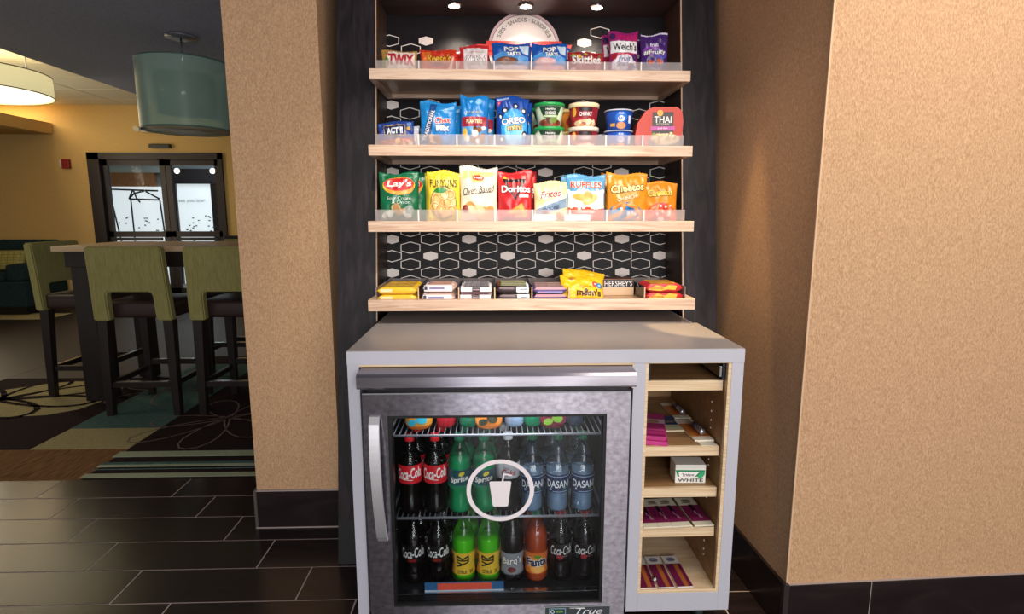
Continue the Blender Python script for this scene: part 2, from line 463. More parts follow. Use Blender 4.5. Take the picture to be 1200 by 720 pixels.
rbox('grout_line', (0, 2.5, -.008, .001, .0, .164), MC['grout_pale'])
# corner bead of the wall
rbox('corner_bead', (-.002, .003, -.002, .003, .168, 2.55), mat('bead', '#d0ad8c', .6))
# ---- alcove back wall, ceilings, far walls
bm = NB(); box(bm, -.645, .95, 2.87, 2.95, 0, 2.55); struct(obj('wall_back', bm, wallpaper), 'wall behind the leaning display')
bm = NB(); box(bm, -3.76, 3.2, -.6, 8.6, 2.55, 2.65); struct(obj('ceiling', bm, grained('ceiling_dark', '#83879c', '#9a9db2', (1, 1, 1), 90, .9, .5, 4, bdist=.004)), 'dark charcoal textured ceiling')
ceil2 = sempty('ceiling', (-6, 5, 2.78)); ceil2['label'] = 'white tiled ceiling over the far left of the room'
bm = NB(); box(bm, -9, -3.76, -.6, 8.6, 2.785, 2.83); obj('ceiling_grid', bm, mat('ceiling_seam', '#8f8a76', .8), ceil2, world=True)
bm = NB(); box(bm, -.602, .602, -.298, .298, -.012, 0, .004); ct = None; ctm = grained('ceiling_tile', '#cfc8b2', '#ded7c2', (1, 1, 1), 80, .9, .1)
for ix in range(6):
    for iy in range(10):
        p = (-4.38 - 1.215*ix - WPOS[ceil2.name].x, 8.28 - .61*iy - 5, .005)
        if ct is None: ct = obj('ceiling_tile', bm, ctm, ceil2, loc=p)
        else:
            o = ct.copy(); C.objects.link(o); o.location = p
bm = NB(); box(bm, -3.76-.001, -3.72, -.6, 8.6, 2.65, 2.83); struct(obj('trim_1', bm, mat('fascia_white', '#d8d0bb', .8)), 'pale fascia at the edge of the dark ceiling')
# far wall with door opening x -5.55..-3.78, z 0..2.14
bm = NB(); 
for b in ((-9, -5.60, 0, 2.8), (-3.77, 1.5, 0, 2.8), (-5.60, -3.77, 2.14, 2.8)): box(bm, b[0], b[1], 8.4, 8.6, b[2], b[3])
struct(obj('wall_far', bm, wallpaper_y), 'warm yellow wall at the far end of the room')
bm = NB(); box(bm, -9.1, -9, -.6, 8.6, 0, 2.8); struct(obj('wall_far_left', bm, wallpaper_y))
bm = NB(); box(bm, -9, -6.03, 4.2, 8.395, 2.385, 2.53); struct(obj('trim_2', bm, wallpaper_y), 'yellow bulkhead ledge along the far left wall')
# ---- glazed entrance doors
frame_m = mat('door_bronze', '#2a2223', .4, .3); frame_b = mat('door_edge_blue', '#2c3440', .35, .4)
d1 = sempty('door_1', (-4.7, 8.45, 0)); d1['label'] = 'pair of dark framed glass entrance doors'
def dbox(name, a, m, parent=d1, bev=0):
    bm = NB(); box(bm, *a, bev); return obj(name, bm, m, parent, world=True)
bm = NB()
for b in ((-5.60, -5.44, 0, 2.14), (-3.83, -3.77, 0, 2.14), (-5.60, -3.77, 2.05, 2.14)): box(bm, b[0], b[1], 8.36, 8.58, b[2], b[3])
obj('door_frame', bm, frame_m, d1, world=True)
def leaf(x0, x1):
    bm = NB()
    for b in ((x0, x0+.07, .02, 2.05), (x1-.07, x1, .02, 2.05), (x0, x1, 1.97, 2.05), (x0, x1, .02, .25), (x0, x1, .98, 1.06)): box(bm, b[0], b[1], 8.42, 8.47, b[2], b[3])
    o = obj('door_leaf', bm, frame_m, d1, world=True)
    WPOS[o.name] = WPOS[d1.name]
    bm = NB(); box(bm, x0+.07, x1-.07, 8.444, 8.45, 1.06, 1.97); obj('glass_pane', bm, pane, o, world=True)
    bm = NB(); box(bm, x0+.07, x1-.07, 8.444, 8.45, .25, .98); obj('glass_pane', bm, pane, o, world=True)
    bm = NB(); box(bm, x0+.1, x1-.1, 8.37, 8.41, .93, .975, .008); obj('push_bar', bm, blackp, o, world=True)
leaf(-5.44, -4.585); leaf(-4.575, -3.83)
# ---- vestibule beyond, with frosted outer glazing
bm = NB(); box(bm, -9.5, -2.4, 8.6, 12.1, 2.55, 2.6); struct(obj('ceiling', bm, mat('vestibule_ceiling', '#8f9a9c', .8)), 'pale grey ceiling of the vestibule behind the glass doors')
bm = NB(); box(bm, -9.5, -2.4, 8.6, 12.1, -.03, 0); struct(obj('floor', bm, mat('vestibule_floor', '#6b6f72', .5)), 'grey vestibule floor behind the glass doors')
bm = NB(); box(bm, -9.5, -2.4, 11.1, 11.2, 1.8, 2.55); struct(obj('wall_vestibule', bm, mat('vestibule_wall', '#87949a', .8)), 'grey wall over the outer doors')
bm = NB(); box(bm, -6.02, -3.6, 10.98, 11.1, 1.85, 2.12); struct(obj('trim_3', bm, mat('dark_header', '#211d24', .6)), 'dark header over the outer doors')
bm = NB(); box(bm, -9, -6.20, 11.0, 11.1, 1.80, 2.05); struct(obj('trim_4', bm, grained('tan_panel', '#9a6a44', '#b0805a', (1, 1, 1), 20, .7, 0)), 'tan wood panel over the left outer window')
bm = NB(); box(bm, -9, -6.03, 10.99, 11.1, 2.05, 2.16); struct(obj('trim_5', bm, mat('white_header', '#b5c6c9', .7)), 'white header over the tan panel')
frosted = mat('frosted_window', '#dfe6ea', .4, emit=.85)
w1 = sempty('window_1', (-6, 11.05, 0)); w1['label'] = 'bright frosted left outer window with black line drawing'
bm = NB(); box(bm, -9, -6.04, 11.05, 11.06, 0, 1.80); obj('pane', bm, frosted, w1, world=True)
pr = Print()
def wx(px): return -7.17 + (px-122)*.01636
def wz(py): return 1.3 + (249-py)*.01636
for pts in (((122, 221), (183, 223)), ((155, 222), (150, 232), (183, 233)), ((150, 232), (156, 226), (168, 223), (184, 232)), ((156, 223), (158, 230), (162, 236)),
            ((152, 233), (152, 288)), ((184, 233), (187, 288)), ((124, 226), (130, 229), (131, 236)), ((131, 236), (138, 288)), ((122, 236), (131, 236))):
    pr.line([(wx(a), wz(b)) for a, b in pts], .03, '#1d2326')
R0 = random.Random(3)
for i in range(34):
    a, b = R0.uniform(128, 186), R0.uniform(252, 285); pr.rect(wx(a), wx(a)+.035, wz(b), wz(b)+.02, '#4a5458')
pr.build('line_drawing', w1, lambda x, z, o: Vector((x+6, -.001-o*3, z)), 5)
w2 = sempty('window_2', (-4.2, 11.05, 0)); w2['label'] = 'bright frosted outer door with farewell lettering'
bm = NB(); box(bm, -5.9, -4.0, 11.05, 11.06, 0, 1.85); obj('pane', bm, frosted, w2, world=True)
bm = NB()
for b in ((-6.04, -5.83), (-5.20, -5.09)): box(bm, b[0], b[1], 11.0, 11.06, 0, 1.85)
obj('window_frame', bm, frame_m, w2, world=True)
pr = Print(); vx = lambda px: -5.99 + (px-201)*.01636*1.0
pr.text('see you later.', vx(228.5), wz(234), .50, .09, '#39424a', bold=.0)
for i in range(44):
    a, b = R0.uniform(208, 268), R0.uniform(251, 288); pr.rect(vx(a), vx(a)+.035, wz(b), wz(b)+.02, '#3a4448')
pr.build('window_lettering', w2, lambda x, z, o: Vector((x+4.2, -.051-o*3, z)), 5)
for x in (-5.76, -5.12):
    t = thing('recessed_light', 'small round downlight in the dark header beyond the right glass door, %s of the two' % ('left' if x < -5.5 else 'right'), 'light', (x, 10.975, 2.08))
    bm = NB(); lathe(bm, [(.05, 0), (.05, .01), (.035, .012)], 14); bmesh.ops.rotate(bm, verts=bm.verts, matrix=Matrix.Rotation(PI/2, 3, 'X')); obj('lens', bm, mat('lamp_white', '#fff4e0', .4, emit=2), t)
area('vestibule_light', (-4.6, 9.8, 2.5), (-4.6, 9.8, 0), 2, 1.5, 30, (.9, .95, 1))

# =================================================================== LEANING DISPLAY UNIT
NL, NR, SL, SR = -.443, .726, -.589, .856
disp = thing('display_unit', 'tall dark wood display unit leaning back, with a black hexagon-patterned niche', 'display', (.13, 2.1, 0))
def shear(bm, off=0):
    for v in bm.verts: v.co.y = yl(v.co.z, v.co.y)
def sbox(name, m, *bs, parent=disp, bev=0):
    bm = NB()
    for b in bs: box(bm, *b, bev)
    shear(bm); return obj(name, bm, m, parent, world=True)
ZT = 2.42
sbox('side_stile', darkwood, (SL, NL, 0, .245, .16, ZT)); sbox('side_stile', darkwood, (NR, SR, 0, .245, .16, ZT))
sbox('plinth', blackwood, (SL, NL, 0, .245, .001, .16)); sbox('plinth', blackwood, (NR, SR, 0, .245, .001, .16))
sbox('niche_side', darkwood_in, (NL, NL+.002, .006, .222, .92, 2.125)); sbox('niche_side', darkwood_in, (NR-.002, NR, .006, .222, .92, 2.125))
strip = mat('edge_strip', '#c9a98d', .4)
sbox('edge_strip', strip, (NL-.001, NL+.003, -.001, .006, .9, 2.12)); sbox('edge_strip', strip, (NR-.003, NR+.001, -.001, .006, .9, 2.12))
sbox('back_panel', panelblk, (NL, NR, .222, .245, .90, 2.14))
sbox('niche_ceiling', grained('soffit_wood', '#1f1719', '#33272a', (.6, 9, 9), 3.5, .4, .1), (NL, NR, 0.0, .245, 2.122, ZT))
# hexagon print
def hexpts(w, h): return [(-w/2, h*.27), (0, h/2), (w/2, h*.27), (w/2, -h*.27), (0, -h/2), (-w/2, -h*.27)]
def hexmesh(solid):
    bm = NB()
    def P(x, z, y): return Vector((x, LEAN*z + y, z))
    if solid:
        A_ = [bm.verts.new(P(x, z, 0)) for x, z in hexpts(.0595, .0385)]; bm.faces.new(A_)
    else:
        O = [bm.verts.new(P(x, z, 0)) for x, z in hexpts(.081, .0505)]; I = [bm.verts.new(P(x, z, 0)) for x, z in hexpts(.0745, .0435)]
        for i in range(6): bm.faces.new((O[i], O[(i+1) % 6], I[(i+1) % 6], I[i]))
    return bm
hx = {}
def put_hex(x, z, solid):
    loc = Vector((x, yl(z, .2212), z)) - WPOS[disp.name]
    if solid not in hx: hx[solid] = obj('hexagon', hexmesh(solid), white_ink, disp); o = hx[solid]
    else: o = hx[solid].copy(); C.objects.link(o)
    o.location = loc
RH = random.Random(5)
for j in range(-16, 7):
    z = 1.197 - .0345*j
    for n in range(-1, 9):
        x = (-.423 if j % 2 == 0 else -.346) + .1605*n
        if x < NL-.03 or x > NR+.04: continue
        if n >= 7 and j <= 0 and x < .70: continue
        if j <= -9 and RH.random() < .45: continue
        put_hex(x, z, j % 2 == 0 and (n + j//2) % 2 == 0)
for x, z, s in ((-.43, 2.014, 0), (-.341, 1.978, 0), (-.278, 2.014, 1), (.385, 2.013, 1), (.452, 2.056, 0), (.385, 1.95, 0), (-.12, 1.95, 0)): put_hex(x, z, bool(s))
# niche downlights
for x in (-.152, .133, .417):
    bm = NB(); lathe(bm, [(.030, 0), (.031, .006), (.022, .008)], 20, 0, 0, -.008); o = obj('downlight', bm, chrome, disp, True, loc=Vector((x, 2.455, 2.122)) - WPOS[disp.name])
    bm = NB(); lathe(bm, [(.0225, -.0085), (.02, -.0095)], 20); obj('lamp_lens', bm, mat('niche_lamp', '#fff1d8', .3, emit=14), o, True)
    spot('niche_spot', (x, 2.455, 2.108), (x, 2.44, 1.0), 14.0, 120, .9)
# accent lamps in the alcove ceiling in front of the unit
for x in (-.25, .13, .50): spot('alcove_spot', (x, 0.95, 2.52), (x, 2.16, 1.20), 50, 44, .8, (1, .9, .78), .04)
spot('alcove_spot', (.745, 1.96, 2.50), (.755, 1.965, 0), 125, 17.0, .3, (1, .68, .32), .015)

# =================================================================== SHELVES
SX0, SX1 = -.438, .712
shelf_info = [('topmost', 2.165, 1.773, .037), ('second', 2.105, 1.504, .037), ('third', 2.052, 1.239, .037), ('lowest', 2.000, .966, .039)]
def make_shelf(which, yf, zb, h, desc, guard, divs, tray=False):
    zt = zb + h
    yb = yl(zb, .220) - .004
    t = thing('display_shelf', desc, 'shelf', ((SX0+SX1)/2, (yf+yb)/2, zb), group='pale oak display shelves')
    def p(name, a, m, bev=0):
        bm = NB(); box(bm, *a, bev); return obj(name, bm, m, t, world=True)
    p('front_rail', (SX0, SX1, yf, yf+.024, zb, zt), oak, .0015)
    p('back_rail', (SX0+.024, SX1-.024, yb-.024, yb, zb, zt-.004), oak)
    p('side_rail', (SX0, SX0+.024, yf+.024, yb, zb, zt), oak_side); p('side_rail', (SX1-.024, SX1, yf+.024, yb, zb, zt), oak_side)
    fl = zt - .012
    p('shelf_panel', (SX0+.024, SX1-.024, yf+.024, yb-.024, fl-.010, fl), grained('shelf_underside', '#b08a68', '#c49d78', (1, 6, 6), 4, .3, .03))
    # acrylic tray
    gy = yf + .027; x0, x1 = SX0+.022, SX1-.026
    gh = guard
    if not tray:
        g_ = p('front_guard', (x0, x1, gy, gy+.003, fl, zt+gh), see); g_.data.materials.append(frost)
        for f in g_.data.polygons: f.material_index = 1 if f.normal.y < -.5 else 0
    for x in (x0, x1-.003): p('end_plate', (x, x+.003, gy+.004, yb-.03, fl, zt+gh), frost)
    p('back_plate', (x0, x1, yb-.029, yb-.026, fl, zt+gh-.004), frost)
    for x in divs:
        p('divider', (x-.0012, x+.0012, gy+.004, yb-.03, fl, zt+gh), frost if not tray else clear)
        if not tray: p('divider_edge', (x-.0022, x+.0022, gy-.001, gy, fl+.012, zt+gh), mat('acrylic_edge', '#efe2da', .3))
        else: p('divider_edge', (x-.002, x+.002, gy, gy+.003, fl, zt+gh), mat('acrylic_edge_amber', '#d9b48c', .3))
    return fl
D3 = [-.265, -.129, .005, .139, .272, .405, .538]
F1 = make_shelf('top', 2.165, 1.773, .037, 'topmost pale oak shelf, holding candy and toaster pastries', .034, D3)
F2 = make_shelf('second', 2.105, 1.504, .037, 'second oak shelf from the top, holding popcorn, trail mix and soup cups', .040, D3)
F3 = make_shelf('third', 2.052, 1.239, .037, 'third oak shelf from the top, holding the row of chip bags', .040, D3)
F4 = make_shelf('low', 2.000, .966, .039, 'lowest oak shelf, an open tray of flat candy bars', .040, [-.266, -.124, .003, .135, .267, .538], True)

# =================================================================== SIGN
yb = yl(2.0, .2212)
sg = thing('round_sign', 'white half-hidden round sign with red ribbon on the niche back', 'sign', (.131, yb-.016, 1.985))
def ssurf(x, z, o): return Vector((x, LEAN*z + .004 - o, z))
def disc(name, r0, r1, m, dy, n=48):
    bm = NB()
    def P(r, a, y): return Vector((r*math.cos(a), LEAN*r*math.sin(a)+y, r*math.sin(a)))
    O = [bm.verts.new(P(r1, 2*PI*i/n, dy)) for i in range(n)]; B = [bm.verts.new(P(r1, 2*PI*i/n, .012)) for i in range(n)]
    bm.faces.new(O[::-1])
    for i in range(n): bm.faces.new((O[i], O[(i+1) % n], B[(i+1) % n], B[i]))
    bmesh.ops.recalc_face_normals(bm, faces=bm.faces)
    return obj(name, bm, m, sg)
disc('sign_rim', 0, .150, mat('sign_rim', '#dcc0c4', .5), .004)
pr = Print(); pr.ell(0, 0, .1385, .1385, '#2a2326', n=48); pr.ell(0, 0, .1365, .1365, '#f6f0ec', n=48)
txt = 'SIPS · SNACKS · SUNDRIES'
a = math.radians(158); wch = {'I': .6, ' ': .42, '·': .5, 'N': 1.15, 'K': 1.05, 'U': 1.1, 'D': 1.1}
tot = sum(wch.get(c, 1) for c in txt); span = math.radians(136)
for ch in txt:
    w = wch.get(ch, 1)*span/tot; am = a - w/2; a -= w
    if ch == ' ': continue
    r = .116
    cx, cz = r*math.cos(am), r*math.sin(am)
    if ch == '·': pr.ell(cx, cz, .0025, .0025, '#4a4144', n=8)
    else: pr.text(ch, cx, cz, .0120 if ch != 'I' else .0022, .0165, '#5a5154', rot=am-PI/2, bold=.0)
pr.build('lettering', sg, ssurf, .04, .0008, .0004)
bm = NB(); prism(bm, [(-.157, -.012), (.157, -.012), (.157, .026), (-.157, .026)], -.008, .003)
for v in bm.verts: v.co.y += LEAN*v.co.z
obj('ribbon', bm, mat('ribbon_red', '#d8463f', .45), sg)
for s in (-1, 1):
    bm = NB(); prism(bm, [(s*.10, -.03), (s*.183, -.03), (s*.200, .013), (s*.10, .013)], -.003, .003)
    for v in bm.verts: v.co.y += LEAN*v.co.z
    obj('ribbon_tail', bm, mat('ribbon_red2', '#c93c38', .45), sg)

# =================================================================== PACKAGES
def pouch_front(w, h, t, seed=0, flat=.05, wr=.0024):
    ph = seed*1.7
    def f(x, z):
        u = max(-1, min(1, 2*x/w)); v = max(0, min(1, z/h))
        s = max(0, min(1, (v-flat)/(1-2*flat)))
        b = max(0, 1-abs(u)**2.3)**.6 * (math.sin(PI*s)**.5)*(1.08 - .25*(v-.35))
        k = wr*(math.sin(9*u+ph)*math.cos(5*v*3+ph) + .7*math.sin(17*u-ph+6*v)*abs(2*v-1)**1.5*2 + .4*math.sin(23*v+4*u+ph))
        return -t/2*b - k*min(1, b*2)
    return f
def foil(col, rough=.28):
    return grained('foil_%s' % col, col, col, (1, 1, 1), 30, rough, .12, 3, bdist=.003)
GROUPS = {'chip_bag': 'chip bags on the third shelf', 'popcorn_bag': 'popcorn bags on the second shelf', 'snack_mix_bag': 'snack mix bags on the second shelf', 'trail_mix_bag': 'nut mix pouches on the second shelf', 'cookie_bag': 'cookie pouches on the second shelf', 'pastry_pack': 'toaster pastries on the top shelf', 'fruit_snack_bag': 'fruit snack bags on the top shelf', 'candy_pack': 'candy packs on the top shelf', 'candy_pouch': 'yellow candy pouches on the lowest shelf', 'soup_cup': 'soup cups on the second shelf', 'macaroni_cup': 'macaroni cups on the second shelf'}
def make_pouch(kind, label, cat, loc, w, h, t, col, art, logo=None, rz=0, rx=0, seed=0, group=None, flat=.05, rough=.3, ry=0):
    """pillow bag: crimped seals top and bottom, bulged and wrinkled faces"""
    r = thing(kind, label, cat, loc, (rx, ry, rz), group or GROUPS.get(kind))
    f = pouch_front(w, h, t, seed, flat)
    bm = NB(); nx, nz = 26, 30
    F, B = [], []
    for j in range(nz+1):
        z = h*j/nz; F.append([]); B.append([])
        for i in range(nx+1):
            x = -w/2 + w*i/nx
            dz = (.0011 if i % 2 else -.0011) if j == nz else 0
            dz += (.028*h*math.sin(2.2*i/nx*PI + seed*2.1) + .02*h*math.cos(seed*1.3)*(2*i/nx-1))*(j/nz)**6
            pin = 1 - .05*math.sin(PI*j/nz)*abs(2*i/nx-1)
            y = f(x, z)
            F[-1].append(bm.verts.new((x*pin, y - .0004, z+dz))); B[-1].append(bm.verts.new((x*pin, -y*.9 + .0004, z+dz)))
    for j in range(nz):
        for i in range(nx):
            bm.faces.new((F[j][i], F[j][i+1], F[j+1][i+1])); bm.faces.new((F[j][i], F[j+1][i+1], F[j+1][i])); bm.faces.new((B[j][i+1], B[j][i], B[j+1][i], B[j+1][i+1]))
    for j in range(nz):
        bm.faces.new((F[j][0], F[j+1][0], B[j+1][0], B[j][0])); bm.faces.new((F[j][nx], B[j][nx], B[j+1][nx], F[j+1][nx]))
    for i in range(nx):
        bm.faces.new((F[nz][i], F[nz][i+1], B[nz][i+1], B[nz][i])); bm.faces.new((F[0][i+1], F[0][i], B[0][i], B[0][i+1]))
    N = [[v.co.copy() for v in row] for row in F]
    obj('pouch', bm, foil(col, rough), r, True)
    def surf(x, z, o):
        a = max(0, min(nx - 1e-6, (x + w/2)/w*nx)); b = max(0, min(nz - 1e-6, z/h*nz)); i, j = int(a), int(b); a -= i; b -= j
        if a >= b: v = N[j][i]*(1-a) + N[j][i+1]*(a-b) + N[j+1][i+1]*b
        else: v = N[j][i]*(1-b) + N[j+1][i]*(b-a) + N[j+1][i+1]*a
        return v + Vector((0, -o, 0))
    for nm, fn in (('artwork', art), ('logo', logo)):
        if fn is None: continue
        p = Print(); 
        if nm == 'logo': p.layer = 24
        fn(p, w, h)
        p.clip_to(w, h, nx, nz)
        if p.t: p.build(nm, r, surf, 9, .0003, .00005, .3)
    # crimp lines
    p = Print()
    for z in (.008, .015): p.rect(-w*.47, w*.47, h-z-.0012, h-z, tuple(v*.75 for v in lin(col)))
    p.clip_to(w, h, nx, nz); p.build('crimp_seal', r, surf, 9, .0003, 0, .3)
    return r
def bx_surf(w, d, h): return lambda x, z, o: Vector((x, -d/2 - o, z))
def make_box(kind, label, cat, loc, w, d, h, col, art, rot=(0, 0, 0), outline=None, group=None, top=None, part='carton', rough=.45):
    r = thing(kind, label, cat, loc, rot, group)
    bm = NB()
    if outline: prism(bm, outline, -d/2, d/2)
    else: box(bm, -w/2, w/2, -d/2, d/2, 0, h, .0015)
    obj(part, bm, ink(col, rough), r)
    if art:
        p = Print(); art(p, w, h); p.build('artwork', r, bx_surf(w, d, h), .5, .0004, .0001, .35)
    if top:
        p = Print(); top(p, w, d); p.build('top_print', r, lambda x, y, o: Vector((x, y, h + o)), .5, .0004, .0001, .35)
    return r
K, WH = '#141214', '#f5f1ee'
# ------------------------------------------------ shelf 3: chip bags
def a_lays(p, w, h):
    p.ell(0, h*.745, w*.41, h*.175, '#f2c23a', .0).ell(.004, h*.70, w*.36, h*.14, '#e89a2c').ell(0, h*.775, w*.385, h*.135, '#c62a2c')
    p.ell(-.012, h*.19, w*.36, h*.10, '#cfd6c6', 0.1).ell(.0, h*.13, w*.34, h*.10, '#1d5a44')
    p.blobs(-w*.32, w*.32, h*.16, h*.33, 9, .017, ['#e9dfb4', '#d9c98d', '#8d9a8c', '#c9d3cb', '#b98d5a'], .5, 3)
def l_lays(p, w, h):
    p.text("Lay's", .002, h*.775, w*.62, h*.17, WH, bold=.03, shear=.12)
    p.text('Sour Cream', 0, h*.50, w*.60, h*.062, '#e4efe6', bold=-.005, shear=.1).text('& Onion', .008, h*.425, w*.46, h*.062, '#e4efe6', bold=-.005, shear=.1)
b_lays = make_pouch('chip_bag', 'green chip bag with red oval emblem, front left end of the chip row', 'snack bag', (-.337, 2.115, F3), .143, .182, .05, '#0d6b45', a_lays, l_lays, .05, -.08, 1)
dup(b_lays, (-.315, 2.175, F3), (-.08, 0, -.06), 'green chip bag half hidden behind the front green bag')
def a_fun(p, w, h):
    p.ell(0, h*.40, w*.40, h*.31, '#2a5a33').ell(0, h*.40, w*.375, h*.29, '#e9c77e')
    for x, z in ((-.2, .48), (.12, .40), (-.1, .28), (.22, .55), (-.24, .33), (.25, .27), (.02, .55)):
        p.ring(x*w, z*h, .020, .020, .010, '#d8944a', 16)
        p.ring(x*w-.001, z*h+.001, .018, .018, .004, '#f3d79a', 14)
    p.ell(-.01, h*.63, w*.19, h*.05, '#2f8a45')
def l_fun(p, w, h): p.text('FUNYUNS', 0, h*.775, w*.80, h*.15, '#2c2a22', bold=.01, arch=-.004, out='#e8d24a', ow=.02)
b_fun = make_pouch('chip_bag', 'yellow bag of onion rings snack with a ring picture in an oval window', 'snack bag', (-.178, 2.112, F3), .122, .188, .046, '#f0d23c', a_fun, l_fun, -.03, -.06, 2)
dup(b_fun, (-.190, 2.172, F3-.0), (-.08, 0, .08), 'yellow onion snack bag standing behind the front yellow one')
def a_bake(p, w, h):
    p.poly([(-w*.44, h*.78), (w*.44, h*.86), (w*.44, h*.93), (-w*.44, h*.92)], '#f3d98a')
    p.ell(-.004, h*.80, w*.16, h*.085, '#e9c155').ell(-.002, h*.81, w*.15, h*.05, '#c23a2e')
    p.blobs(-w*.30, w*.36, h*.08, h*.34, 10, .022, ['#e9c07a', '#d99f58', '#f0d8a4', '#c98b4c'], .7, 8)
    p.ell(-w*.36, h*.27, .012, .014, '#8a2f22')
def l_bake(p, w, h):
    p.text("Lay's", -.002, h*.81, w*.22, h*.05, WH, bold=.02).text('Oven Baked', 0, h*.60, w*.84, h*.115, '#3a3330', bold=.0, shear=.3, rot=.12)
    p.line([(-w*.42, h*.505), (w*.35, h*.565)], .0018, '#3a3330')
make_pouch('chip_bag', 'cream bag of baked potato chips, tallest of the chip row', 'snack bag', (-.052, 2.110, F3), .138, .202, .050, '#efe3cd', a_bake, l_bake, .04, -.06, 3)
def a_dor(p, w, h):
    p.poly([(-w*.36, h*.86), (w*.32, h*.84), (w*.02, h*.44)], '#1f1516').poly([(-w*.24, h*.80), (w*.18, h*.79), (w*.01, h*.50)], '#a61f22')
    p.poly([(-w*.36, h*.86), (-w*.30, h*.92), (-w*.18, h*.86)], '#f0b63c')
    for q in (((-.30, .18), (.20, .40), (.34, .22)), ((-.05, .12), (.38, .28), (.36, .10))):
        p.poly([(x*w, z*h) for x, z in q], '#dd8a3a'); p.poly([(x*w*.86+.002, z*h*.92+.004) for x, z in q], '#eba858')
    p.rect(.12*w, .40*w, h*.50, h*.56, '#e8d8d0')
    R1 = random.Random(4)
    for i in range(12):
        for j in range(3):
            if (i+j) % 2: p.rect(-w*.36+i*.0075, -w*.36+i*.0075+.006, h*.02+j*.0075, h*.02+j*.0075+.006, '#4a3f80')
def l_dor(p, w, h): p.text('Doritos', .004, h*.66, w*.84, h*.13, WH, bold=.03, out='#1a1213', ow=.035)
b_dor = make_pouch('chip_bag', 'red bag of triangular corn chips with black triangle emblem', 'snack bag', (.077, 2.112, F3), .127, .188, .05, '#c4262a', a_dor, l_dor, -.02, -.07, 4)
dup(b_dor, (.098, 2.175, F3), (-.07, 0, .05), 'red corn chip bag standing behind the front red one')
def a_fri(p, w, h):
    p.poly([(-w*.45, h*.34), (w*.45, h*.62), (w*.45, h*.40), (-w*.45, h*.16)], '#7f97b0').poly([(-w*.45, h*.40), (w*.45, h*.72), (w*.45, h*.62), (-w*.45, h*.34)], '#f6ead0')
    p.blobs(-w*.35, w*.4, h*.05, h*.24, 10, .013, ['#b9793c', '#3e5a86', '#e0a45c', '#a33a2c'], .4, 5)
def l_fri(p, w, h): p.text('Fritos', -.004, h*.70, w*.62, h*.17, '#b52a2a', shear=.4, rot=.12, bold=.02, out='#f7efe0', ow=.04).text('SCOOPS!', -.006, h*.36, w*.52, h*.08, '#3a4a68', rot=.22, bold=.01, shear=.2)
make_pouch('chip_bag', 'small cream and blue bag of corn chips between the red and the blue-white bags', 'snack bag', (.208, 2.112, F3), .127, .152, .045, '#f0d9a0', a_fri, l_fri, .03, -.07, 5)
def a_ruf(p, w, h):
    p.rect(-w*.46, w*.46, h*.34, h*.66, '#f4efe8').rect(-w*.46, w*.46, h*.02, h*.34, '#d9562c')
    p.blobs(-w*.46, w*.46, h*.64, h*.67, 14, .008, ['#f4efe8'], 1, 2)
    p.ell(-w*.1, h*.53, w*.26, h*.07, '#e9b25c', -.2).ell(w*.1, h*.49, w*.2, h*.08, '#f0c67c', .5).ell(w*.05, h*.57, w*.1, h*.1, '#e2a548', .8)
    p.blobs(-w*.46, w*.46, h*.32, h*.35, 14, .007, ['#f4efe8'], 1, 6)
def l_ruf(p, w, h): p.text('RUFFLES', .0, h*.79, w*.78, h*.13, '#d2452f', bold=.03, out='#f5eee6', ow=.04).text('Cheddar', 0, h*.255, w*.46, h*.075, WH, bold=.02).text('Sour Cream', 0, h*.17, w*.42, h*.05, WH, bold=.01)
b_ruf = make_pouch('chip_bag', 'blue, white and orange bag of ridged potato chips', 'snack bag', (.333, 2.112, F3), .145, .176, .048, '#5fa3cf', a_ruf, l_ruf, -.03, -.07, 6)
dup(b_ruf, (.322, 2.175, F3), (-.07, 0, .06), 'blue-topped ridged chip bag standing behind the front one')
def a_che(p, w, h):
    p.ell(-w*.05, h*.23, w*.40, h*.20, '#1f6fae').ell(-w*.26, h*.22, w*.14, h*.14, '#3b92c9')
    for x, z, r in ((-.3, .16, .3), (-.12, .30, 1.2), (.08, .15, .5), (.25, .26, 2.2), (.32, .12, .2), (.12, .36, -.2), (-.24, .36, .6)): p.ell(x*w, z*h, .024, .0085, '#e2832b', r).ell(x*w, z*h+.002, .018, .004, '#f2a552', r)
    p.blobs(-w*.25, w*.3, h*.1, h*.34, 6, .006, [WH], 1, 8)
def l_che(p, w, h): p.text('Cheetos', .0, h*.71, w*.82, h*.155, '#f3df9a', bold=.03, shear=.1, rot=.10, out='#1c1512', ow=.05).text('CRUNCHY', .002, h*.515, w*.56, h*.075, '#f1e3b0', rot=.22, bold=.02, out='#8c4a16', ow=.04)
b_che = make_pouch('chip_bag', 'large orange bag of crunchy cheese puffs with blue picture circle', 'snack bag', (.482, 2.112, F3), .150, .181, .05, '#eb9227', a_che, l_che, -.03, -.07, 7)
def a_ch2(p, w, h):
    p.ell(0, h*.16, w*.47, h*.34, '#cf3a24', 0, 26)
    for i, (x, z, r) in enumerate(((-.3, .2, .3), (-.12, .38, 1.2), (.08, .2, .5), (.25, .36, 2.2), (.32, .2, .2), (.0, .3, -.2), (-.24, .36, .6))): p.ell(x*w, z*h, .02, .008, '#d8572b', r).ell(x*w, z*h+.002, .016, .004, '#ec8a48', r)
    p.blobs(-w*.35, w*.3, h*.2, h*.44, 8, .006, ['#f5dcd0'], 1, 9); p.ell(0, h*.10, .012, .010, WH)
def l_ch2(p, w, h): p.text('Cheetos', -.004, h*.74, w*.74, h*.17, '#f0c94a', bold=.03, shear=.1, rot=.06, out='#1c1512', ow=.05)
b_ch2 = make_pouch('chip_bag', 'small orange and red bag of cheese puffs, right end of the chip row', 'snack bag', (.605, 2.112, F3), .124, .152, .045, '#e88b22', a_ch2, l_ch2, -.04, -.07, 8)
dup(b_che, (.476, 2.178, F3), (-.07, 0, .05), 'large orange cheese puff bag behind the front large orange bag')
